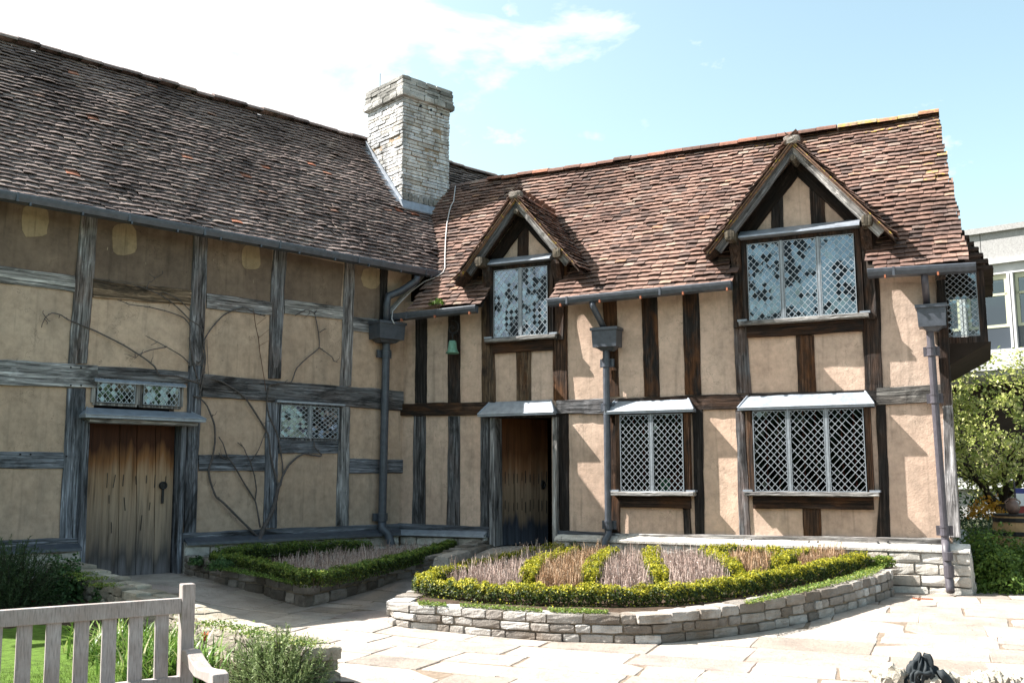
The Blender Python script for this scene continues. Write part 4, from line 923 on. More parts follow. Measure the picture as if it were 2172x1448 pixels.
for hc, ov, t in ((.12, .07, .05), (.065, .045, .07), (.065, .04, .07), (.07, .042, .07), (.08, .035, .08)):
    for ax, nn, a0, a1, fix, tt in fcs:
        a = a0-ov
        while a < a1+ov-.02:
            w = rng.uniform(.2, .42); x1 = min(a+w, a1+ov); m = (a+x1)/2; fx = fix
            c = WL.P(m, z+hc/2, fx) if tt == 0 else WL.P(fx, z+hc/2, m)
            s.rock(c+nn*(ov-.1+rng.normal(0, .008)), ax, nn, ZV, (x1-a)/2-.003, .1, hc/2-.002, .05, 3, .25); a += w
    z += hc
s.wbox(WL, U0+.05, U1-.05, ZT+.1, z-.05, O0+.05, O1-.05); s.build('cap', MS_CAP, ch)
s = MB()
for x, y in ((892, 225), (914, 234), (936, 243)):
    p = WL.P(*WL.px(x, y, O1), O1); s.tube([p-WL.n*.03, p+WL.n*.012], .026, 8)
s.build('vent_hole', M_BLACK, ch)
s = MB()
s.prism([WL.P(U1+.012, zfL(O1)-.12, O1+.05), WL.P(U1+.012, zfL(O1)+.10, O1+.05), WL.P(U1+.012, zfL(O0)+.20, O0), WL.P(U1+.012, zfL(O0)-.05, O0)], WL.d*.012)
s.prism([WL.P(U1+.13, zfL(O1)+.035, O1), WL.P(U1, zfL(O1)+.07, O1), WL.P(U1, zfL(O0)+.07, O0), WL.P(U1+.13, zfL(O0)+.035, O0)], ZV*.008)
s.prism([WL.P(U0-.1, zfL(O1)+.10, O1+.012), WL.P(U0-.1, zfL(O1)-.03, O1+.03), WL.P(U0-.1, zfL(O1+.13)+.055, O1+.13), WL.P(U0-.1, zfL(O1+.13)+.075, O1+.13), WL.P(U0-.1, zfL(O1)+.08, O1+.06)], WL.d*(U1-U0+.16))
s.build('flashing', M_LEAD, ch)
s = MB()
for k in range(9):
    a = U0+.06+k*.115; s.rock(WL.P(a+.05, zfL(O1)+.17, O1-.02), WL.d, WL.n, ZV, .05, .05, .075, .04, 2)
s.build('tile_course', MS_CAP, ch)
s = MB(); p = WL.P(-.58, 8.6, -1.65); s.tube([p, p+ZV*.5], .006, 5); s.build('lightning_rod', M_IRON, ch)

# ---------------- oriel on the gable end
s = MB(); u0, u1 = 8.12, 8.66
s.wbox(WR, u0, u1, 3.28, 3.36, -2.6, -.45); s.wbox(WR, u1-.09, u1, 3.36, 4.25, -.56, -.45); s.wbox(WR, u0, u1, 4.22, 4.34, -2.6, -.45); s.wbox(WR, u1-.06, u1, 3.36, 4.25, -2.6, -.57)
ori = s.build('oriel_window', MW, H, color=(*BLK, .3)); tag(ori, 'oriel window on the gable end')
s = MB(); s.prism([WR.P(8.1, 2.95, -.45), WR.P(u1+.03, 3.28, -.45), WR.P(8.1, 3.28, -.45)], -WR.n*2.2); s.build('underside', M_DECK, ori)
lattice(lambda x, z, o: WR.P(8.17+x, 3.37+z, -.46+o), .40, .86, WR.n, WR.d, ZV, M_GLASSU, ori, 5, 11)
s = MB()
for r in range(7):
    for k in range(9):
        u = 8.73-r*.052; zz = 4.26+r*.085
        s.rock(WR.P(u-.05, zz, -.56-k*.25+rng.normal(0, .02)), WR.d, WR.n, ZV, .10, .13, .03, .12, 2)
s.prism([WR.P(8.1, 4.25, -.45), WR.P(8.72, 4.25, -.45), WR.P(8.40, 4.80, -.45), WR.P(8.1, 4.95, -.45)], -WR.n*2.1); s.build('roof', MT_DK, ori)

# ---------------- bell on its bracket
bell = empty('hanging_bell', WR.P(1.03, 3.5, .2), 'small green bronze bell on an iron scroll bracket under the eave', 'bell')
c = WR.P(1.04, 3.48, .20); s = MB(); s.lathe(c, [(.0, .20), (.05, .20), (.062, .17), (.07, .09), (.082, .04), (.11, 0), (.10, -.004), (.07, .05), (.0, .12)], 18); s.build('bell', M_COPPER, bell, smooth=True)
s = MB(); s.tube([c+ZV*.2, c+ZV*.30], .012, 6); q = c+ZV*.40-WR.d*.0
s.tube([q+WR.d*(.02+.0135*t)*cos(t)+ZV*(.02+.0135*t)*sin(t) for t in np.linspace(-1.6, 8, 34)], .010, 6); s.tube([q+ZV*-.08, WR.P(1.04, 3.86, .03)], .012, 6); s.tube([c+ZV*.30, WR.P(1.04, 3.80, .03)], .012, 6)
s.build('bracket', M_BLACK, bell, smooth=True)

# ---------------- things behind the glass
s = MB(); p = WR.P(4.43, 1.345, .06); s.obox(p+ZV*.09, WR.d, WR.n, ZV, .075, .004, .09)
tag(s.build('card', M_CARD), 'small green card standing inside the two-light lower window', 'card')
ch_ = empty('chair', WR.P(4.5, .48, -.5), 'red chair seen dimly through the two-light lower window', 'chair')
s = MB(); s.prism([WR.P(4.5+.2*cos(t)*(1 if sin(t) < .2 else 1), 1.30+.32*sin(t), -.35) for t in np.linspace(0, 2*pi, 14, endpoint=False)], WR.n*.03); s.build('backrest', M_RED, ch_)
s = MB(); s.wbox(WR, 4.28, 4.72, .92, .97, -.78, -.33); s.build('seat', M_RED, ch_)
for du, do in ((4.31, -.37), (4.69, -.37), (4.31, -.74), (4.69, -.74)):
    s = MB(); s.tube([WR.P(du, .48, do), WR.P(du, .93, do)], .02, 6); s.build('leg', M_RED, ch_)

# ---------------- the bare vine trained on the left range
VINES = [
 ([(549, 1180), (550, 1160), (551, 1143), (558, 1122), (575, 1089), (584, 1064), (590, 1034), (594.5, 1026)], 11, 7),
 ([(594.5, 1026), (600.6, 1006.7), (612.8, 985.4), (631, 968.7), (646, 961.7), (664, 965), (678, 967), (682, 964), (668, 949), (666, 937)], 5, 2.5),
 ([(592, 1034), (582, 1000.6), (573, 961), (569, 922), (546, 882), (521.6, 845.6), (500, 827), (470, 809), (445.6, 803), (400, 809)], 4.2, 3),
 ([(600, 1005), (599, 982), (594.5, 952), (588.5, 922), (579, 900), (570, 879), (566, 852), (570, 818), (582, 814), (600, 812), (618, 810), (629, 781), (650, 760), (677, 737), (675.5, 705), (667, 665), (649, 657), (626, 669)], 3.6, 2),
 ([(677, 737), (690, 746), (704.5, 757), (707, 764), (717.6, 769)], 2, 1.2), ([(678, 705), (686, 699), (692, 698)], 2, 1.5), ([(667, 664), (672, 658)], 2, 1.2),
 ([(549, 1140), (509, 1101), (476, 1067.5), (457.8, 1052), (445.6, 1019), (442.6, 994.5), (450, 973), (456, 937), (454.7, 900), (439.5, 861), (424, 844), (410, 839)], 4.6, 3),
 ([(552, 1118), (546, 1083), (541, 1061), (518.5, 1025), (497, 988), (482, 967), (473, 940), (464, 926)], 3.6, 2), ([(482, 973), (472, 970), (464, 960)], 2.2, 1.6),
 ([(541, 1061), (544, 1037), (540, 1010), (531, 979), (522, 961), (517, 949), (504, 938)], 3, 1.6), ([(531, 979), (545, 960), (552, 945), (561, 921), (566, 905)], 2, 1.6),
 ([(420, 812), (401.7, 806), (374, 797), (338, 794), (327.7, 777), (307, 760), (261, 731), (203, 702), (174, 690), (145, 678), (127.6, 667), (110, 664), (97, 672), (90, 686), (88, 694)], 3.8, 1.2),
 ([(97, 672), (91, 664), (92, 658)], 1.6, .9), ([(97, 672), (103, 680), (107, 681)], 1.4, .8), ([(95, 676), (101, 684), (99, 688)], 1.2, .7), ([(287, 757), (286, 745)], 1.3, .8),
 ([(402, 771), (386, 755), (354, 736), (328, 722), (309, 712)], 2.4, 1), ([(352, 736), (319, 742), (296, 751), (285, 761)], 2.2, 1),
 ([(418, 802), (409, 762), (403, 719), (403, 690), (389, 673), (357, 661), (316, 651), (275, 646), (262, 640), (249, 636)], 2.8, 1.2),
 ([(423, 818), (430, 780), (434, 748), (432, 713), (426, 693), (403, 678), (380, 655), (360, 638), (336, 623), (310, 612), (275, 602), (246, 599), (197, 591)], 3, 1.1),
 ([(310, 614), (316, 598), (322, 598), (328, 590), (316, 580)], 1.6, .8), ([(328, 590), (345, 581), (344, 574)], 1.2, .7), ([(403, 658), (378, 634), (348, 620), (340, 622)], 1.8, 1), ([(232, 592), (231, 599)], 1.2, .8),
 ([(424, 836), (431, 800), (436, 760), (432, 725), (446, 699), (472, 670), (496, 657), (520, 653), (545, 666), (562, 670)], 3.4, 2),
 ([(426, 845), (422, 815), (411, 780), (404, 740), (401, 715)], 2.6, 1.8), ([(433, 748), (424, 768), (417, 766)], 2.2, 1.6), ([(439, 720), (440, 760), (443, 800)], 1.2, .8)]
VINE_RED = [([(539, 667), (542, 690), (548, 717), (551, 745), (554, 763), (561, 807), (564, 830)], 1.6, 1.2), ([(545, 688), (566, 672)], 1., .6), ([(548, 717), (572, 698)], 1., .6), ([(549, 734), (570, 722)], 1., .6), ([(539, 667), (537, 655)], 1., .6)]
vine = empty('climbing_vine', WL.P(*WL.px(549, 1178, .1), .1), 'bare leafless vine trained over the plaster beside the closed plank door', 'vine')
def cat(p, n=5):
    p = [A(*q) for q in p]; p = [2*p[0]-p[1]]+p+[2*p[-1]-p[-2]]; out = []
    for i in range(1, len(p)-2):
        for t in np.linspace(0, 1, n, endpoint=False):
            out.append(.5*((2*p[i])+(p[i+1]-p[i-1])*t+(2*p[i-1]-5*p[i]+4*p[i+1]-p[i+2])*t*t+(3*p[i]-3*p[i-1]-p[i-2+1]*0+p[i+2]-p[i-1]*0-3*p[i+1]+2*p[i-1])*t**3) if False else p[i]+(p[i+1]-p[i])*t+(t*(1-t))*.25*((p[i]-p[i-1])*(1-t)-(p[i+2]-p[i+1])*t)*1.)
    out.append(p[-2]); return out
for grp, mat, nm in ((VINES, M_VINE, 'stem'), (VINE_RED, M_VINE2, 'stem')):
    for k, (p, r0, r1) in enumerate(grp):
        q = cat(p); n = len(q); sc = 1/150.
        off = lambda t: .055+.02*sin(t*9+k)+(.06 if k == 0 and t < .3 else 0)
        pts = [WL.P(*WL.px(x, y, off(i/n)), off(i/n)) for i, (x, y) in enumerate(q)]
        rad = [(r0+(r1-r0)*i/n)*sc*.5*rng.uniform(.88, 1.15)*1.05 for i in range(n)]
        s = MB(); s.tube(pts, rad, 7); 
        for i in range(2, n-1, 4):      # buds and spurs
            if rng.random() < .22 and r0 > 1.8 and i > n*.25:
                t_ = pts[min(i+1, n-1)]-pts[i-1]; t_ /= np.linalg.norm(t_)+1e-9; g_ = np.cross(WL.n, t_)*rng.choice([-1, 1])+t_*rng.uniform(.1, .8); l_ = rng.uniform(.06, .2); q_ = [pts[i]]
                for _ in range(4): g_ = g_+rng.normal(0, .3, 3)*A(1, 1, 1); g_ /= np.linalg.norm(g_); q_.append(q_[-1]+g_*l_/4)
                s.tube(q_, [.0045, .004, .0035, .003, .002], 5)
            if rng.random() < .5 and r0 > 1.2: s.tube([pts[i], pts[i]+A(*rng.normal(0, .012, 3))+ZV*.01+WL.n*.01], [rad[i]*.8, rad[i]*.35], 5)
        s.build(nm, mat, vine, smooth=True)

# ================================================================== BEDS AND PLANTS
def leafcloud(P, Nn, size, asp=.6, up=.3):
    n = len(P); d = Nn+rng.normal(0, .75, (n, 3))+ZV*up; d /= np.linalg.norm(d, axis=1)[:, None]
    t = rng.normal(0, 1, (n, 3)); t -= (t*d).sum(1)[:, None]*d; t /= np.linalg.norm(t, axis=1)[:, None]; b = np.cross(d, t)
    s = size*rng.uniform(.6, 1.3, n)[:, None]
    V = np.stack([P-t*s, P+b*s*asp+d*s*.18, P+t*s, P-b*s*asp+d*s*.18], 1).reshape(-1, 3)
    return V, np.arange(4*n).reshape(-1, 4)
def hedge_pts(path, w, h, n, ph=0.):
    path = np.array(path); seg = np.linalg.norm(np.diff(path, axis=0), axis=1); cum = np.concatenate([[0], np.cumsum(seg)]); L = cum[-1]
    s = rng.uniform(0, L, n); i = np.clip(np.searchsorted(cum, s)-1, 0, len(seg)-1); f = (s-cum[i])/seg[i]
    c = path[i]+(path[i+1]-path[i])*f[:, None]; tg = (path[i+1]-path[i])/seg[i][:, None]; sd = np.stack([tg[:, 1], -tg[:, 0], 0*s], 1); sd /= np.linalg.norm(sd, axis=1)[:, None]
    a = rng.uniform(-.12, pi+.12, n); r = 1-np.abs(rng.normal(0, .16, n))-(rng.random(n) < .25)*rng.uniform(0, .6, n)
    lump = 1+.10*np.sin(s*9+ph+a)+.09*np.sin(s*23+a*3+ph*2)+.07*np.sin(s*41+a*5)
    end = np.minimum(1, np.minimum(s, L-s)/(.5*w)); end = np.sqrt(np.clip(end, .15, 1))
    x = np.sign(np.cos(a))*np.abs(np.cos(a))**.55*w/2*r*lump*end; z = np.clip(np.sign(np.sin(a))*np.abs(np.sin(a))**.55, -.1, 1)*h*r*lump*end
    P = c+sd*x[:, None]+ZV*(z+.01)[:, None]; Nn = sd*(np.cos(a))[:, None]+ZV*(np.sin(a)*.9)[:, None]
    return P, Nn
def hedge(path, w, h, lab, dens=5200, mat=None, tmat=None, group='low box hedges edging the beds', size=.0135):
    path = np.array(path); L = np.linalg.norm(np.diff(path, axis=0), axis=1).sum(); P, Nn = hedge_pts(path, w, h, int(L*dens), rng.uniform(0, 6))
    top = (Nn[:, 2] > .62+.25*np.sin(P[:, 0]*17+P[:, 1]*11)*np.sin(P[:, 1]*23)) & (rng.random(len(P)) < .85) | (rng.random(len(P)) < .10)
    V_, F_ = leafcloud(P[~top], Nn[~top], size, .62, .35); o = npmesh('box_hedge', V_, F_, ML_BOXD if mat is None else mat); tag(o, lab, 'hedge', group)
    V_, F_ = leafcloud(P[top]+ZV*rng.uniform(0, .025, (top.sum(), 1)), Nn[top], size*.9, .62, .5); npmesh('sun_toned_growth', V_, F_, tmat or mat or ML_BOX, o)  # upward-facing young leaves, coloured lighter as if sunlit
    s = MB(); k = len(path)                      # woody heart of the hedge
    for i in range(k-1):
        m = max(2, int(np.linalg.norm(path[i+1]-path[i])/.06))
        for j in range(m):
            b = path[i]+(path[i+1]-path[i])*(j+rng.random())/m+A(rng.normal(0, w*.15), rng.normal(0, w*.15), -.02); s.tube([b, b+A(rng.normal(0, .05), rng.normal(0, .05), h*rng.uniform(.5, .85))], [.006, .003], 4)
    s.build('stems', M_BARK, o); return o
def stems(poly, n, h, mat, lab, name, zf, head=True, group='dry clipped clumps filling the beds'):
    P = scatter(poly, n, zf); n = len(P); az = rng.uniform(0, 2*pi, n); side = np.stack([-np.sin(az), np.cos(az), 0*az], 1)
    tall = np.where(rng.random(n) < .06, rng.uniform(1.15, 1.55, n), rng.uniform(.45, 1.05, n)); lean = rng.normal(0, .16, (n, 3))*A(1, 1, 0)
    T = P+(ZV+lean)*(h*tall)[:, None]; w = .0042
    V1 = np.stack([P-side*w, P+side*w, T+side*w*.6, T-side*w*.6], 1).reshape(-1, 3)
    V2, _ = leafcloud(np.concatenate([P+(T-P)*rng.uniform(.35, 1.02, (n, 1)) for _ in range(4)]), rng.normal(0, .5, (4*n, 3)), .0095, .45, .2)
    Vv = np.concatenate([V1, V2]); o = npmesh(name, Vv, np.arange(len(Vv)).reshape(-1, 4), mat)
    return tag(o, lab, 'plants', group, 'stuff')
def resample(pts, step):
    pts = np.array(pts); seg = np.linalg.norm(np.diff(pts, axis=0), axis=1); cum = np.concatenate([[0], np.cumsum(seg)]); n = max(2, int(cum[-1]/step)); s = np.linspace(0, cum[-1], n+1)
    return np.stack([np.interp(s, cum, pts[:, i]) for i in range(3)], 1)
def stone_bed(name, base, tops, thick, courses, cen, mat, lab, rough=.055):
    """drystone-looking edging: coursed blocks along the base line; tops(f) is the height of the top over the ground"""
    P = resample(base, .04); seg = np.linalg.norm(np.diff(P, axis=0), axis=1); cum = np.concatenate([[0], np.cumsum(seg)]); L = cum[-1]; s = MB(); core = MB()
    at = lambda t: A(*[np.interp(t, cum, P[:, i]) for i in range(3)])
    def frame(t):
        d = at(min(t+.06, L))-at(max(t-.06, 0)); d[2] = 0; d /= np.linalg.norm(d); n = A(d[1], -d[0], 0)
        if n @ (at(t)-cen) < 0: n = -n
        return d, n
    for c in range(courses):
        t = -rng.uniform(0, .25); topc = c == courses-1
        while t < L:
            w = rng.uniform(.13, .34)*(1.1 if topc else 1); a, b = max(t, 0), min(t+w, L)
            if b-a > .05:
                m = (a+b)/2; d, n = frame(m); p = at(m); hh = tops(p)/courses; ch_ = (b-a)/2
                th = thick if topc else .12
                s.rock(p+n*(rng.normal(0, .006)-th/2)+ZV*(hh*(c+.5)-.008), d, n, ZV, ch_-.007, th/2, hh/2-.007+(.005 if topc else 0), rough, 4, .25)
            t += w
    k = 60; ts = np.linspace(.02, L-.02, k); vs = []
    for t in ts:
        d, n = frame(t); p = at(t); h = tops(p)-.022; vs += [p-n*.028-ZV*.05, p-n*.028+ZV*h, p-n*thick+ZV*h, p-n*thick-ZV*.05]
    core.add(vs, [(i*4+j, i*4+j+1, i*4+5+j, i*4+4+j) for i in range(k-1) for j in range(3)]+[(0, 1, 2, 3), (4*k-4, 4*k-3, 4*k-2, 4*k-1)])
    o = s.build(name, mat); tag(o, lab, 'garden wall', 'stone edging walls of the beds'); core.build('mortar', MS_MORT, o)
    inner = [at(t)-frame(t)[1]*thick*.9 for t in np.linspace(0, L, 50)]
    return o, inner
def soil(par, poly, z):
    s = MB(); s.add([A(p[0], p[1], z(p[0], p[1])) for p in poly], [tuple(range(len(poly)))]); return s.build('soil', M_SOIL, par)
# ---- front bed with the curved wall
fb = [G(*p) for p in ((1192, 1170), (1090, 1205), (960, 1258), (860, 1301), (822, 1318), (832, 1325), (860, 1331), (949, 1340), (1040, 1350), (1173, 1360), (1325, 1364.5), (1390, 1365), (1514, 1354), (1622, 1338), (1722, 1317), (1802, 1294), (1865, 1275), (1897, 1264))]
cenF = sum(fb)/len(fb)+A(.5, 1.0, 0)
bedF, inF = stone_bed('bed_wall', fb, lambda p: max(.08, zF(p[0], p[1])+.035-p[2]), .25, 3, cenF, MS_W, 'curved low wall of three courses of rough limestone round the sunlit front bed')
polyF = [p for p in inF]+[WR.P(7.55, 0, .2), WR.P(2.85, 0, .2)]
soil(bedF, polyF, zF)
def B(x, y, dz=.0): return G(x, y, dz, zF)
def hz(pts, dz=0.): return [B(x, y, dz) for x, y in pts]
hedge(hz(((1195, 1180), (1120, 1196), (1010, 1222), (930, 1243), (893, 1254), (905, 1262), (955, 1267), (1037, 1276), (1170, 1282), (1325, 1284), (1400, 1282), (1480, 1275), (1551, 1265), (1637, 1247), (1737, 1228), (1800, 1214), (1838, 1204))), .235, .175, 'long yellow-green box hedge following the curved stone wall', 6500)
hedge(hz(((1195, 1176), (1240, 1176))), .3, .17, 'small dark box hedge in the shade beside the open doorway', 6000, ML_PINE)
for pts, lab in ((((1118, 1250), (1140, 1218), (1190, 1202), (1230, 1187)), 'box strip crossing the front bed nearest the open doorway'), (((1250, 1254), (1262, 1220), (1290, 1200), (1308, 1190)), 'box strip crossing the front bed below the lead pipe'),
                 (((1404, 1254), (1385, 1222), (1378, 1200), (1392, 1190)), 'box strip between two purple patches, below the two-light window'), (((1566, 1240), (1546, 1220), (1515, 1203), (1490, 1192)), 'box strip slanting up to the plinth below the three-light window'),
                 (((1490, 1190), (1560, 1189), (1630, 1192), (1668, 1198)), 'box strip lying along the white plinth under the three-light window'), (((1650, 1222), (1672, 1208), (1700, 1200), (1740, 1192)), 'last short box strip at the narrow right end of the bed')):
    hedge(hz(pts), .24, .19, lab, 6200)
LAVP = [(((930, 1240), (1010, 1218), (1110, 1192), (1190, 1180), (1200, 1190), (1150, 1206), (1118, 1225), (1100, 1258), (980, 1254)), ML_LAV, 'grey-pink dry lavender between doorway and first box strip'),
        (((1140, 1256), (1150, 1222), (1240, 1190), (1290, 1184), (1280, 1200), (1250, 1222), (1236, 1256)), ML_RUST, 'rust brown dry clump between the first two box strips'),
        (((1266, 1258), (1275, 1222), (1310, 1194), (1370, 1194), (1366, 1222), (1388, 1258)), ML_LAV, 'grey-pink dry lavender right of the lead pipe'),
        (((1418, 1258), (1400, 1225), (1392, 1198), (1480, 1194), (1530, 1220), (1548, 1244), (1480, 1256)), ML_LAV, 'largest dry lavender patch, in the middle of the bed'),
        (((1545, 1206), (1570, 1196), (1640, 1200), (1645, 1215), (1600, 1232), (1572, 1230)), ML_RUST, 'orange brown dry patch right of the slanting box strip'),
        (((1690, 1210), (1720, 1196), (1790, 1190), (1800, 1202), (1740, 1218)), ML_RUST, 'small dry patch at the far right tip of the bed')]
for pts, mat, lab in LAVP: stems(hz(pts), 2600 if len(pts) > 6 else 1500, .21, mat, lab, 'dry_lavender' if mat is ML_LAV else 'dry_sage', zF)
def creep(poly, n, lab, mat=ML_SED, dz=0.): 
    P = scatter(poly, n, lambda x, y: 0); 
    P[:, 2] = [zF(x, y)+.03+dz+abs(rng.normal(0, .014)) for x, y in P[:, :2]]; V_, F_ = leafcloud(P, np.tile(ZV, (n, 1)), .010, .7, .5); return tag(npmesh('ground_cover', V_, F_, mat), lab, 'plants', 'creeping plants on the bed walls', 'stuff')
for pts, n, lab in ((((1575, 1277), (1700, 1246), (1800, 1222), (1860, 1196), (1884, 1200), (1850, 1220), (1700, 1257), (1590, 1282)), 5200, 'green creeping sedum filling the right end of the curved wall'),
                    (((885, 1277), (945, 1281), (950, 1286), (890, 1283)), 700, 'sedum tuft on the left shoulder of the curved wall'), (((975, 1281), (1080, 1289), (1150, 1294), (1150, 1298), (1070, 1293), (975, 1286)), 1300, 'sedum in the joint of the wall top'),
                    (((1160, 1291), (1290, 1296), (1290, 1301), (1170, 1299)), 1200, 'sedum at the front centre of the wall top')): creep([B(x, y, .03) for x, y in pts], n, lab)
P = []
c = B(1872, 1200, .03); th_ = rng.uniform(0, 2*pi, 900); P = c+np.stack([np.cos(th_)*rng.uniform(0, .17, 900), np.sin(th_)*rng.uniform(0, .15, 900), rng.uniform(0, .12, 900)], 1)
V_, F_ = leafcloud(P, np.tile(ZV, (900, 1)), .018, .7); tag(npmesh('strawberry_plant', V_, F_, ML_SED), 'small leafy plant at the right end of the front bed', 'plant')
# ---- left bed in the shade
lb = [G(*p) for p in ((389, 1216), (470, 1238), (560, 1263), (628, 1284), (647, 1288), (668, 1284), (760, 1260), (830, 1236), (930, 1200), (1000, 1172), (1036, 1160))]
cenL = K0+(WL.n+WR.n)*.6; cenL[2] = 0
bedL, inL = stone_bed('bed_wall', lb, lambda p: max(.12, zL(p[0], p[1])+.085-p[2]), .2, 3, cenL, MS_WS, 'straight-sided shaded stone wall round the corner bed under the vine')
soil(bedL, [p for p in inL]+[WR.P(1.5, 0, .15), WR.P(.15, 0, .15), WL.P(.15, 0, .15), WL.P(3.5, 0, .15)], zL)
s = MB()
for (x0, y0), (x1, y1) in (((935, 1187), (985, 1172)), ((986, 1171), (1033, 1158))):
    a, b = G(x0, y0, .08, zL), G(x1, y1, .08, zL); d = b-a; l = np.linalg.norm(d); d /= l; n = np.cross(ZV, d); s.rock((a+b)/2-ZV*.06, d, n, ZV, l/2, .11, .11, .05, 4)
tag(s.build('coping_stone', MS_WS), 'two long grey kerb stones leading up to the open doorway', 'kerb stone')
hl = lambda pts: [G(x, y, 0, zL) for x, y in pts]
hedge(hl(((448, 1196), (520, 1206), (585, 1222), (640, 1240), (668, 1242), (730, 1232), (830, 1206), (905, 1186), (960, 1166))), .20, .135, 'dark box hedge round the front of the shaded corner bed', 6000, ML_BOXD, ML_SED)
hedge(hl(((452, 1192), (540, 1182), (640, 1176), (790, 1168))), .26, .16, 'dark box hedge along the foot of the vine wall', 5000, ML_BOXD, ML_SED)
stems(hl(((580, 1208), (700, 1190), (830, 1176), (930, 1168), (880, 1190), (760, 1215), (670, 1232))), 2800, .16, ML_LAV, 'purple-brown dry stems in the shaded corner bed', 'dry_lavender', zL)
def tuft(name, c, r, h, n, size, mat, lab, cat, group=None, up=.4, asp=.6):
    u = rng.normal(0, 1, (n, 3)); u /= np.linalg.norm(u, axis=1)[:, None]; u[:, 2] = np.abs(u[:, 2]); k = rng.uniform(.35, 1, n)**.5
    lump = 1+.16*np.sin(u[:, 0]*7+u[:, 1]*5+c[0]*3)+.12*np.sin(u[:, 1]*13+u[:, 2]*9)
    P = np.asarray(c)+u*A(r, r, h)*(k*lump)[:, None]; V_, F_ = leafcloud(P, u, size, asp, up); o = npmesh(name, V_, F_, mat)
    st = MB()
    for i in range(10):
        d = u[i]*A(r, r, h)*.6; st.tube([np.asarray(c)-ZV*.02, np.asarray(c)+d*.5+ZV*.02, np.asarray(c)+d], [.008, .006, .003], 5)
    st.build('stems', M_BARK, o); return tag(o, lab, cat, group)
tuft('fern_plant', G(468, 1207, 0, zL), .16, .14, 900, .018, ML_PINE, 'bright green leafy tuft at the left corner of the shaded bed', 'plant'); tuft('fern_plant', G(418, 1196, 0, zL), .12, .10, 500, .018, ML_PINE, 'small leafy tuft against the wall beside the plank door', 'plant')
P = scatter(hl(((445, 1208), (560, 1230), (618, 1242), (634, 1238), (560, 1222), (470, 1202))), 1500, zL); P[:, 2] += .02+abs(rng.normal(0, .012, 1500)); V_, F_ = leafcloud(P, np.tile(ZV, (1500, 1)), .011, .7); tag(npmesh('ground_cover', V_, F_, ML_FRESH), 'low mossy cover inside the shaded corner bed wall', 'plants', 'creeping plants on the bed walls', 'stuff')
# ---- rough wall beside the garden path and what grows in that garden
s = MB(); core = MB(); RP = resample(rock_path, .05); n = len(RP); t = 0
for lay in range(3):
    i = 0
    while i < n-2:
        w = int(rng.integers(4, 9)); j = min(i+w, n-1); a, b = RP[i], RP[j]; d = b-a; l = np.linalg.norm(d); d[2] = 0; d /= np.linalg.norm(d); nn = A(d[1], -d[0], 0)
        if nn @ A(-1, -1, 0) < 0: nn = -nn
        for sd in (0, 1):
            s.rock((a+b)/2+nn*(.08+.16*sd)+ZV*(.05+.095*lay+rng.normal(0, .006)), d, nn, ZV, l/2-.002, .083, .048, .05, 4, .25)
        i = j
pw = s.build('path_wall', MS_ROCK); tag(pw, 'rough pale rubble wall between the garden and the path, beside the bench', 'garden wall')
def onwall(px, n, lab):
    P = []
    for x, y, w in px:
        c = G(x, y, .33); P.append(c+rng.normal(0, 1, (n, 3))*A(w, w*.6, .012)+ZV*.012)
    P = np.concatenate(P); V_, F_ = leafcloud(P, np.tile(ZV, (len(P), 1)), .011, .7); return tag(npmesh('ground_cover', V_, F_, ML_SED), lab, 'plants', 'creeping plants on the bed walls', 'stuff')
onwall(((170, 1218, .10), (195, 1228, .10), (222, 1242, .09)), 300, 'moss on the shaded far end of the rubble wall'); onwall(((455, 1325, .09), (500, 1334, .09), (590, 1356, .09), (640, 1366, .09), (370, 1297, .07), (540, 1345, .06)), 260, 'yellow-green sedum along the top of the rubble wall')
def needle_bush(name, c, r, h, n, mat, lab, cat, nl=26, ln=.20, nd=.022):
    """many upright shoots clothed in narrow leaves"""
    u = rng.normal(0, 1, (n, 3)); u[:, 2] = np.abs(u[:, 2])+.25; u /= np.linalg.norm(u, axis=1)[:, None]; k = rng.uniform(.55, 1.0, n)[:, None]
    tip = np.asarray(c)+u*A(r, r, h)*k; dr = u*.55+ZV*.65+rng.normal(0, .16, (n, 3)); dr /= np.linalg.norm(dr, axis=1)[:, None]; P = []; D = []
    for i in range(nl):
        q = tip-dr*(ln*i/nl); d = rng.normal(0, .7, (n, 3))+dr*.9; d /= np.linalg.norm(d, axis=1)[:, None]; P.append(q); D.append(d)
    P = np.concatenate(P); D = np.concatenate(D); sd = np.cross(D, rng.normal(0, 1, P.shape)); sd /= np.linalg.norm(sd, axis=1)[:, None]; w = nd*.11
    V_ = np.stack([P-sd*w, P+sd*w, P+D*nd+sd*w*.5, P+D*nd-sd*w*.5], 1).reshape(-1, 3); o = npmesh(name, V_, np.arange(len(V_)).reshape(-1, 4), mat)
    st = MB()
    for i in range(0, n, 3): st.tube([np.asarray(c), np.asarray(c)+(tip[i]-np.asarray(c))*.6+ZV*.02, tip[i]], [.006, .004, .002], 4)
    st.build('stems', M_BARK, o); return tag(o, lab, cat)
needle_bush('rosemary_bush', G(588, 1462, .0), .45, .46, 620, ML_ROSE, 'grey-green rosemary bush right of the bench arm against the rubble wall', 'bush', 40, .24, .024)
needle_bush('lavender_bush', G(18, 1290), .62, .78, 420, ML_DARK, 'large dark needle-leaved bush in the shade at the left edge', 'bush', 44, .30, .034)
tuft('leafy_shrub', G(128, 1275), .28, .48, 2400, .022, ML_PINE, 'small fresh green shrub between the dark bush and the plank door', 'shrub')
tuft('leafy_shrub', G(218, 1285), .16, .20, 700, .02, ML_PINE, 'low leafy shrub behind the bench rail beside the rubble wall', 'shrub')
IR = [(205, 1390), (232, 1402), (262, 1398), (285, 1424), (318, 1432), (352, 1440), (385, 1446), (412, 1448), (250, 1372), (300, 1408), (340, 1420), (372, 1425), (330, 1452), (290, 1450)]
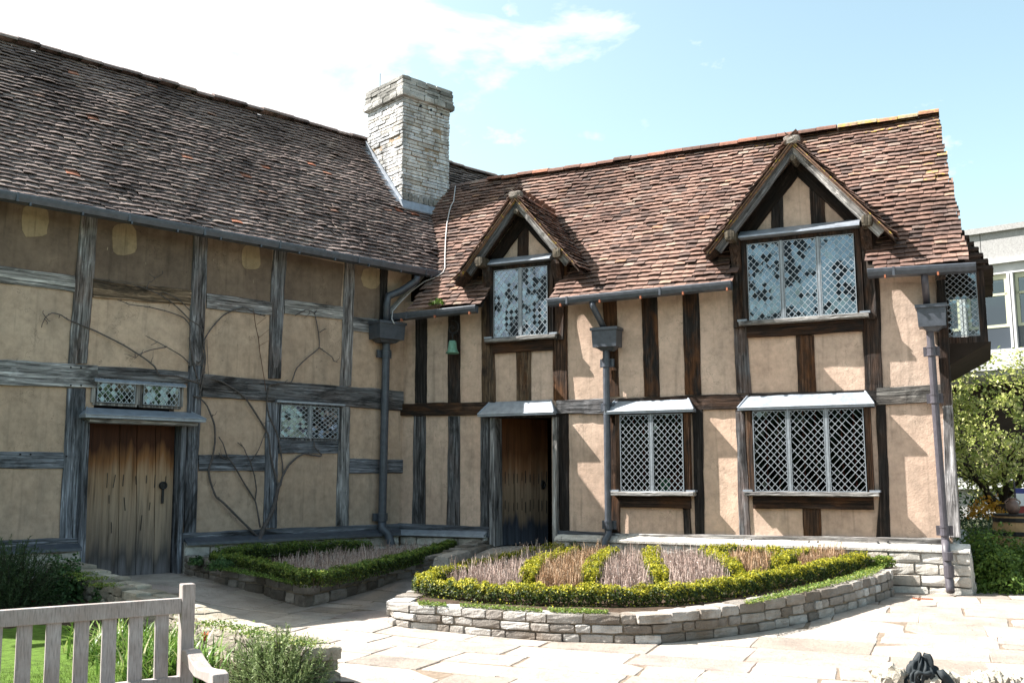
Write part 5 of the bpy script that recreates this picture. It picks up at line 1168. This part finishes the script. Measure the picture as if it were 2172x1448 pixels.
for i, (x, y) in enumerate(IR):
    c = G(x, y, .03); n = int(rng.integers(60, 95)); P = c+rng.normal(0, .10, (n, 3))*A(1, 1, 0)
    o = blades('strap_leaved_clump', P, .34 if i not in (5, 8) else .28, .017, .85, ML_IRIS, segs=6); tag(o, 'clump of arching strap leaves in the flower bed behind the bench slats', 'plant', 'strap-leaved clumps behind the bench')
def flower(name, c, r, h, mat, lab, cat, grp=None, petals=9, cup=.2):
    root = empty(name, c, lab, cat, grp); s = MB(); s.tube([c, c+ZV*h], .0035, 5); s.build('stalk', ML_FRESH, root); s = MB(); t = np.asarray(c)+ZV*h
    for k in range(petals):
        a = 2*pi*k/petals; d = A(cos(a), sin(a), 0); e = A(-sin(a), cos(a), 0); s.add([t, t+d*r*.6+e*r*.35+ZV*r*cup, t+d*r+ZV*r*cup*1.8, t+d*r*.6-e*r*.35+ZV*r*cup], [(0, 1, 2, 3)])
    s.build('petals', mat, root); s = MB(); s.rock(t+ZV*.004, A(1, 0, 0), A(0, 1, 0), ZV, r*.3, r*.3, r*.2, .02, 2); s.build('eye', M_PETAL2 if mat is not M_PETAL2 else M_BARK, root); return root
for i, (x, y) in enumerate(((66, 1274), (77, 1273), (91, 1272), (100, 1271))): flower('daisy', G(x, y+12), .030, .075, M_PETAL, 'white daisy in the dark soil under the bush', 'flower', 'white daisies beside the lawn', 12, .35)
for x, y in ((57, 1275), (70, 1279)): flower('daisy', G(x, y+12), .028, .07, M_PETAL2, 'crimson daisy beside the white daisies', 'flower', 'crimson daisies beside the lawn', 12, .4)
flower('tulip', G(432, 1412), .035, .20, M_PETAL3, 'red tulip just behind the bench arm', 'flower', None, 6, 1.1); flower('violet_flower', G(240, 1272), .03, .10, M_PURPLE, 'violet flower growing on the rubble wall', 'flower', None, 6, .8)
flower('tulip', G(205, 1398), .022, .13, M_PETAL3, 'small red flower among the strap leaves', 'flower', None, 6, 1.); flower('tulip', G(270, 1390), .022, .16, M_ORANGE if False else M_PETAL3, 'small orange-red flower deep among the strap leaves', 'flower', None, 6, 1.)
c = onR(930, 648, .04); tuft('weed_tuft', c, .14, .10, 500, .018, ML_FRESH, 'green weed growing on the tiles over the corner gutter', 'weed'); 

# ================================================================== BENCH
pr_, pl_ = atz(383, 1267, .905), atz(0, 1293, .905); bd = pl_-pr_; bd[2] = 0; bd /= np.linalg.norm(bd); bf = A(-bd[1], bd[0], 0)
if bf[1] > 0: bf = -bf
bo = A(pr_[0], pr_[1], 0); rec = .10
bench = empty('garden_bench', bo+bd*.8+bf*.25+ZV*.05, 'weathered grey wooden garden bench with slatted back, seen in front of the lawn', 'bench')
def bp(u, f, z): return bo+bd*u+bf*(f-rec*(z-.45)*(1 if z > .45 else 0)+.045)+ZV*z
def bbar(s, u0, u1, f0, f1, z0, z1): s.box8([bp(u, 0, z)+bf*f for z in (z0, z1) for u, f in ((u0, f0), (u1, f0), (u1, f1), (u0, f1))])
def bpart(name, *bars, mat=M_TEAK, bev=.004):
    s = MB()
    for b in bars: bbar(s, *b)
    o = s.build(name, mat, bench); m = o.modifiers.new('bevel', 'BEVEL'); m.width = bev; m.segments = 2; return o
BL = 1.75
bpart('top_rail', (0, BL, -.022, .022, .828, .905)); bpart('lower_rail', (0, BL, -.02, .02, .45, .52))
for u in (-.068, BL): 
    bpart('leg', (u, u+.068, -.03, .036, 0.02, .975), bev=.006); bpart('leg', (u, u+.068, .44, .505, 0.02, .60))
    s = MB(); prof = [(.03, .655), (.10, .66), (.20, .625), (.30, .603), (.40, .61), (.50, .622), (.545, .612), (.55, .58), (.545, .53), (.515, .522), (.50, .56), (.40, .562), (.26, .557), (.14, .585), (.03, .60)]
    s.prism([bo+bd*(u-.004)+bf*(f+.045)+ZV*z for f, z in prof], bd*.078); o = s.build('armrest', M_TEAK, bench); m = o.modifiers.new('bevel', 'BEVEL'); m.width = .006; m.segments = 2
    bpart('side_rail', (u+.01, u+.058, .03, .46, .36, .44))
def bu(x):
    d = ray(x, 1345); nb = bf; t = ((bp(0, 0, .75)-CAM) @ nb)/(d @ nb); return (CAM+d*t-bo) @ bd
us = [bu(q/4.177) for q in (1430, 1205, 971, 728, 477, 216)]; st_ = (us[-1]-us[0])/5
for k in range(10):
    u = us[0]+st_*k
    if u < BL-.05: bpart('slat', (u-.034, u+.034, -.010, .010, .50, .845), bev=.003)
for k in range(5): bpart('seat_slat', (-.01, BL+.02, .05+k*.095, .125+k*.095, .425, .445))
bpart('front_rail', (0, BL, .45, .49, .35, .42))

# ================================================================== STONES AND COAT AT THE NEAR RIGHT
RK = [(1868, 1422, .05, .15), (1892, 1408, .055, .19), (1926, 1424, .06, .15), (1965, 1424, .06, .15), (2002, 1420, .05, .16), (2022, 1428, .03, .14), (2043, 1436, .04, .11), (2063, 1434, .03, .12), (2083, 1424, .036, .16), (2112, 1426, .055, .155), (2136, 1430, .03, .14), (2160, 1432, .05, .14), (2195, 1430, .05, .15)]
RL = ['tall white edging stone left of the black coat', 'upright white edging stone just left of the black coat', 'edging stone under the left of the coat', 'edging stone under the right of the coat', 'edging stone behind the right of the coat', 'narrow yellowish edging stone right of the coat', 'low lichened edging stone two right of the coat', 'narrow white edging stone beside a gap', 'tall thin grey edging stone right of the gap', 'broad pointed grey edging stone', 'thin edging stone leaning on the broad pointed one', 'rounded edging stone at the right edge of the picture', 'last edging stone cut by the right edge']
for (x, y, r, h), lab in zip(RK, RL):
    p = aty(x, y, 6.55+rng.normal(0, .03)); c = A(p[0], p[1], p[2]-h/2-.0); s = MB(); ex2 = A(cos(.2), sin(.2)*.4, rng.normal(0, .12)); ex2 /= np.linalg.norm(ex2); ey2 = np.cross(ZV, ex2); ez2 = np.cross(ex2, ey2)
    s.rock(c, ex2, ey2, ez2, r, rng.uniform(.06, .1), h/2, .16, 4, .9); tag(s.build('edging_stone', MS_ROCK), lab, 'stone', 'upright stones edging a bed')
s = MB(); nu, nv = 64, 30; c = aty(1958, 1448, 6.5); vs = []
for i in range(nv+1):
    v = i/nv
    for j in range(nu):
        a = 2*pi*j/nu; rr = (1-v)**.5
        x = .165*cos(a)*rr*(1+.12*sin(3*a+1)); yv = .13*sin(a)*rr; pk = .10*math.exp(-((x+.055)/.045)**2)+.105*math.exp(-((x-.012)/.035)**2)+.075*math.exp(-((x-.085)/.06)**2)
        fold = .014*sin(a*7+v*9+2*sin(a*2))+.009*sin(a*15-v*14); z = -.10+v*.14+pk*v**1.2+fold*(.4+v)
        vs.append(c+A(x+fold*cos(a)*1.2+.02*(z), yv+fold*sin(a)*1.2, z))
s.add(vs, [(i*nu+j, i*nu+(j+1) % nu, (i+1)*nu+(j+1) % nu, (i+1)*nu+j) for i in range(nv) for j in range(nu)])
sl_ = []                       # a sleeve trailing to the right
for i in range(9):
    t = i/8; sl_.append(c+A(.09+.10*t, -.05-.02*t, .045-.115*t**1.5+.012*sin(t*9)))
s.tube(sl_, [.046*(1-.25*i/8)*(1+.12*sin(i*2.1)) for i in range(9)], 12)
cl2 = [c+A(-.02+.055*cos(t), -.075-.02*sin(t), .055+.03*sin(t)+.01*sin(3*t)) for t in np.linspace(-.4, 4.2, 14)]
s.tube(cl2, [.013+.004*sin(i*1.7) for i in range(14)], 8)
coat = s.build('coat', M_COAT, smooth=True); tag(coat, 'crumpled black coat dropped on the edging stones at the bottom right', 'coat')
p = A(*atz(1957, 1270.5, .11)); p[2] = gz(p[0], p[1])+.004; s = MB(); s.obox(p, WR.d, WR.n, ZV, .11, .035, .006)
dg = s.build('drain_grate', M_TERRA); tag(dg, 'small terracotta grate set in the paving before the corner pipe', 'grate'); s = MB()
for k in range(9): s.obox(p+WR.d*(-.085+k*.021)+ZV*.0045, WR.d, WR.n, ZV, .006, .022, .003)
s.build('slot', M_BLACK, dg)

# ================================================================== BEYOND THE CORNER ON THE RIGHT
tuft('green_shrub', G(2112, 1256)+A(.1, .35, 0), .62, .72, 9000, .024, ML_FRESH, 'broad green shrub beside the stone plinth at the right corner', 'shrub'); tuft('green_shrub', G(2190, 1250)+A(.25, .2, 0), .6, .60, 7000, .024, ML_FRESH, 'green shrub cut by the right edge of the picture', 'shrub')
tuft('leafy_shrub', G(2128, 1246)+A(.0, -.16, 0), .34, .42, 2600, .022, ML_ROSE, 'sunlit pale tuft in front of the broad green shrub', 'shrub')
def gr(x, Y): p = aty(x, 1012, Y); return A(p[0], p[1], .15)
needle_bush('lavender_bush', gr(2075, 14.2), .5, .90, 260, ML_GREY, 'grey-green lavender bush under the tree beside the corner', 'bush', 40, .28, .034); needle_bush('lavender_bush', gr(2118, 15.0), .42, .95, 200, ML_GREY, 'pale silvery bush behind the barrel', 'bush', 40, .28, .034)
tuft('orange_flowers', gr(2086, 15.6)+ZV*.75, .32, .36, 260, .035, ML_ORANGE, 'orange-yellow flowering plant under the small tree', 'plant'); tuft('dark_shrub', gr(2060, 16.5), .8, 1.15, 3000, .035, ML_PINE, 'dark shrub in the shade under the small tree', 'shrub')
c = gr(2160, 13.6); bar = empty('half_barrel', c, 'wooden barrel with dark hoops beside the green shrubs', 'barrel')
s = MB(); s.lathe(c, [(0, 0), (.30, 0), (.37, .22), (.395, .45), (.37, .70), (.335, .86), (.30, .86), (.30, .83), (0, .83)], 28); s.build('staves', M_BARREL, bar); s = MB()
for z0, r in ((.06, .325), (.26, .385), (.60, .388), (.78, .358)): s.lathe(c, [(r-.012, z0), (r+.006, z0), (r+.006, z0+.055), (r-.012, z0+.055)], 28)
s.build('hoop', M_BLACK, bar); s = MB(); s.lathe(c, [(0, .86), (.35, .86), (.35, .885), (0, .885)], 28); s.build('lid', M_BLACK, bar)
c2 = c+ZV*.885-A(.13, .05, 0); jug = empty('jug', c2, 'brown stoneware jug with two handles standing on the barrel', 'jug'); s = MB(); s.lathe(c2, [(0, 0), (.055, 0), (.085, .06), (.092, .11), (.07, .16), (.045, .185), (.045, .20), (.06, .22), (.05, .22), (.035, .19)], 20); s.build('body', M_JUG, jug, smooth=True)
for sg in (-1, 1):
    s = MB(); s.tube([c2+A(sg*(.05+.055*sin(t)), 0, .20-.085*(t/pi)) for t in np.linspace(0, pi, 9)], .010, 6); s.build('handle', M_JUG, jug, smooth=True)
c = gr(2172, 15.2); sgn = empty('banner', c, 'small red, white and blue banner at the right edge', 'banner')
for z0, z1, m in ((.80, .95, M_RED), (.95, 1.14, M_PETAL), (1.14, 1.22, m_plain('blue_cloth', (.06, .07, .25), .8))):
    s = MB(); s.obox(c+ZV*((z0+z1)/2)+A(.02, 0, 0), A(1, 0, 0), A(0, 1, 0), ZV, .17, .012, (z1-z0)/2); s.build('cloth', m, sgn)
s = MB(); s.tube([c-A(.16, 0, 0), c+A(-.16, 0, 1.35)], .012, 6); s.build('pole', M_IRON, sgn)
# small tree
tb = gr(2122, 16.2); tb[2] = .2; tree = empty('small_tree', tb, 'small round-headed tree with pale spring leaves in front of the modern building', 'tree'); s = MB()
s.tube([tb, tb+A(.03, 0, .5), tb+A(.0, 0, .95)], [.10, .085, .08], 9); tips = []
for k in range(9):
    a = 2*pi*k/9+rng.uniform(-.3, .3); e = rng.uniform(.5, 1.25); p0 = tb+ZV*rng.uniform(.7, .95); d = A(cos(a)*cos(e), sin(a)*cos(e), sin(e)); L = rng.uniform(1.0, 1.7); pts = [p0]
    for i in range(1, 6): pts.append(p0+d*L*i/5+ZV*.12*sin(i*.6)+rng.normal(0, .04, 3))
    s.tube(pts, [.055*(1-.15*i) for i in range(6)], 6); tips += pts[2:]
    for b in range(5):
        q0 = pts[2+b % 4]; d2 = d+rng.normal(0, .6, 3); d2 /= np.linalg.norm(d2); q = [q0, q0+d2*.25, q0+d2*.55+ZV*.05]; s.tube(q, [.02, .014, .006], 5); tips += q[1:]
s.build('trunk', M_BARK, tree); cc = tb+A(.15, 0, 2.2); n = 8500
tips = np.array(tips); u = rng.normal(0, 1, (420, 3)); u /= np.linalg.norm(u, axis=1)[:, None]
cl_ = np.concatenate([cc+u*A(1.25, 1.1, 1.25)*(rng.uniform(.45, 1.05, 420)**.6)[:, None], tips]); cl_ = cl_[cl_[:, 2] > 1.15]
P = cl_[rng.integers(0, len(cl_), n)]+rng.normal(0, .062, (n, 3)); V_, F_ = leafcloud(P, (P-cc)/1.2, .034, .62, .4); npmesh('crown', V_, F_, ML_TREE, tree)
# modern building
bdir = A(.78, -.626, 0); bn = A(-.626, -.78, 0); b0 = aty(2100, 1012, 33.); b0[2] = 0
mod = empty('modern_building', b0, 'pale concrete modern building with wide metal-framed windows behind the tree', 'building')
def mb(name, mat, *bx, col=None):
    s = MB()
    for u0, u1, z0, z1, o0, o1 in bx: s.box8([b0+bdir*u+bn*o+ZV*z for z in (z0, z1) for u, o in ((u0, o0), (u1, o0), (u1, o1), (u0, o1))])
    return s.build(name, mat, mod, color=col)
X0, X1 = -7, 12
mb('wall', M_CONC, *[(u+.012, u+2.39, 8.95, 9.92, -6, .0) for u in np.arange(X0, X1, 2.4)]); mb('coping', M_CONC, (X0, X1, 9.92, 10.12, -6, .12)); mb('band', M_WHITE, (X0, X1, 8.80, 8.95, -.3, .10), (X0, X1, 8.45, 8.80, -.3, -.04))
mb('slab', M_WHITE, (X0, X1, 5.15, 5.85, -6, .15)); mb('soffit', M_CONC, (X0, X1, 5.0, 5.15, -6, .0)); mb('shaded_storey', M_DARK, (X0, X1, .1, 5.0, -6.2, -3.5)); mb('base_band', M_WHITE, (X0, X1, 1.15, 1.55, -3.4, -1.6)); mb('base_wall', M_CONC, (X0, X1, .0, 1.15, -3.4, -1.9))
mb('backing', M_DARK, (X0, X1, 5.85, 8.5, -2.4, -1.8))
for u in np.arange(X0+.3, X1-1.5, 1.55):
    w = mb('window', M_OLIVE, (u+.12, u+1.43, 8.28, 8.45, -.22, -.12), (u+.12, u+1.43, 7.72, 7.80, -.22, -.12), (u+.12, u+1.43, 6.62, 6.72, -.22, -.12), (u+.12, u+.22, 6.72, 8.28, -.22, -.12), (u+1.33, u+1.43, 6.72, 8.28, -.22, -.12))
    s = MB(); s.add([b0+bdir*a+bn*-.18+ZV*z for a, z in ((u+.2, 6.7), (u+1.35, 6.7), (u+1.35, 8.3), (u+.2, 8.3))], [(0, 1, 2, 3)]); s.build('pane', M_GLASS2, w)
    mb('spandrel', m_plain('dark_panel', (.04, .05, .065), .2, .6) if 'dark_panel' not in bpy.data.materials else bpy.data.materials['dark_panel'], (u+.10, u+1.45, 5.85, 6.62, -.22, -.14))
    mb('mullion', M_WHITE, (u-.09, u-.01, 5.85, 8.45, -.2, .10), (u+.02, u+.10, 5.85, 8.45, -.2, .10))

# unseen trees added behind the camera to cut low sky light and darken reflections
P = []; Nn = []
for k in range(46):
    a = radians(185+170*k/45); R_ = rng.uniform(17, 22); c = A(R_*cos(a)*1.1+3, R_*sin(a)*.9-1, 0); h = rng.uniform(4., 6.6); n = 900
    u = rng.normal(0, 1, (n, 3)); u /= np.linalg.norm(u, axis=1)[:, None]; P.append(c+A(0, 0, h*.52)+u*A(2.2, 2.2, h*.5)*(rng.uniform(.5, 1, n)**.4)[:, None]); Nn.append(u)
P = np.concatenate(P); P[:, 2] = np.maximum(P[:, 2], .1); V_, F_ = leafcloud(P, np.concatenate(Nn), .34, .8, .3)
tag(npmesh('sky_block_trees', V_, F_, ML_DARK), 'unseen mass of dark trees added behind the camera to block low sky', 'trees', None, 'stuff')
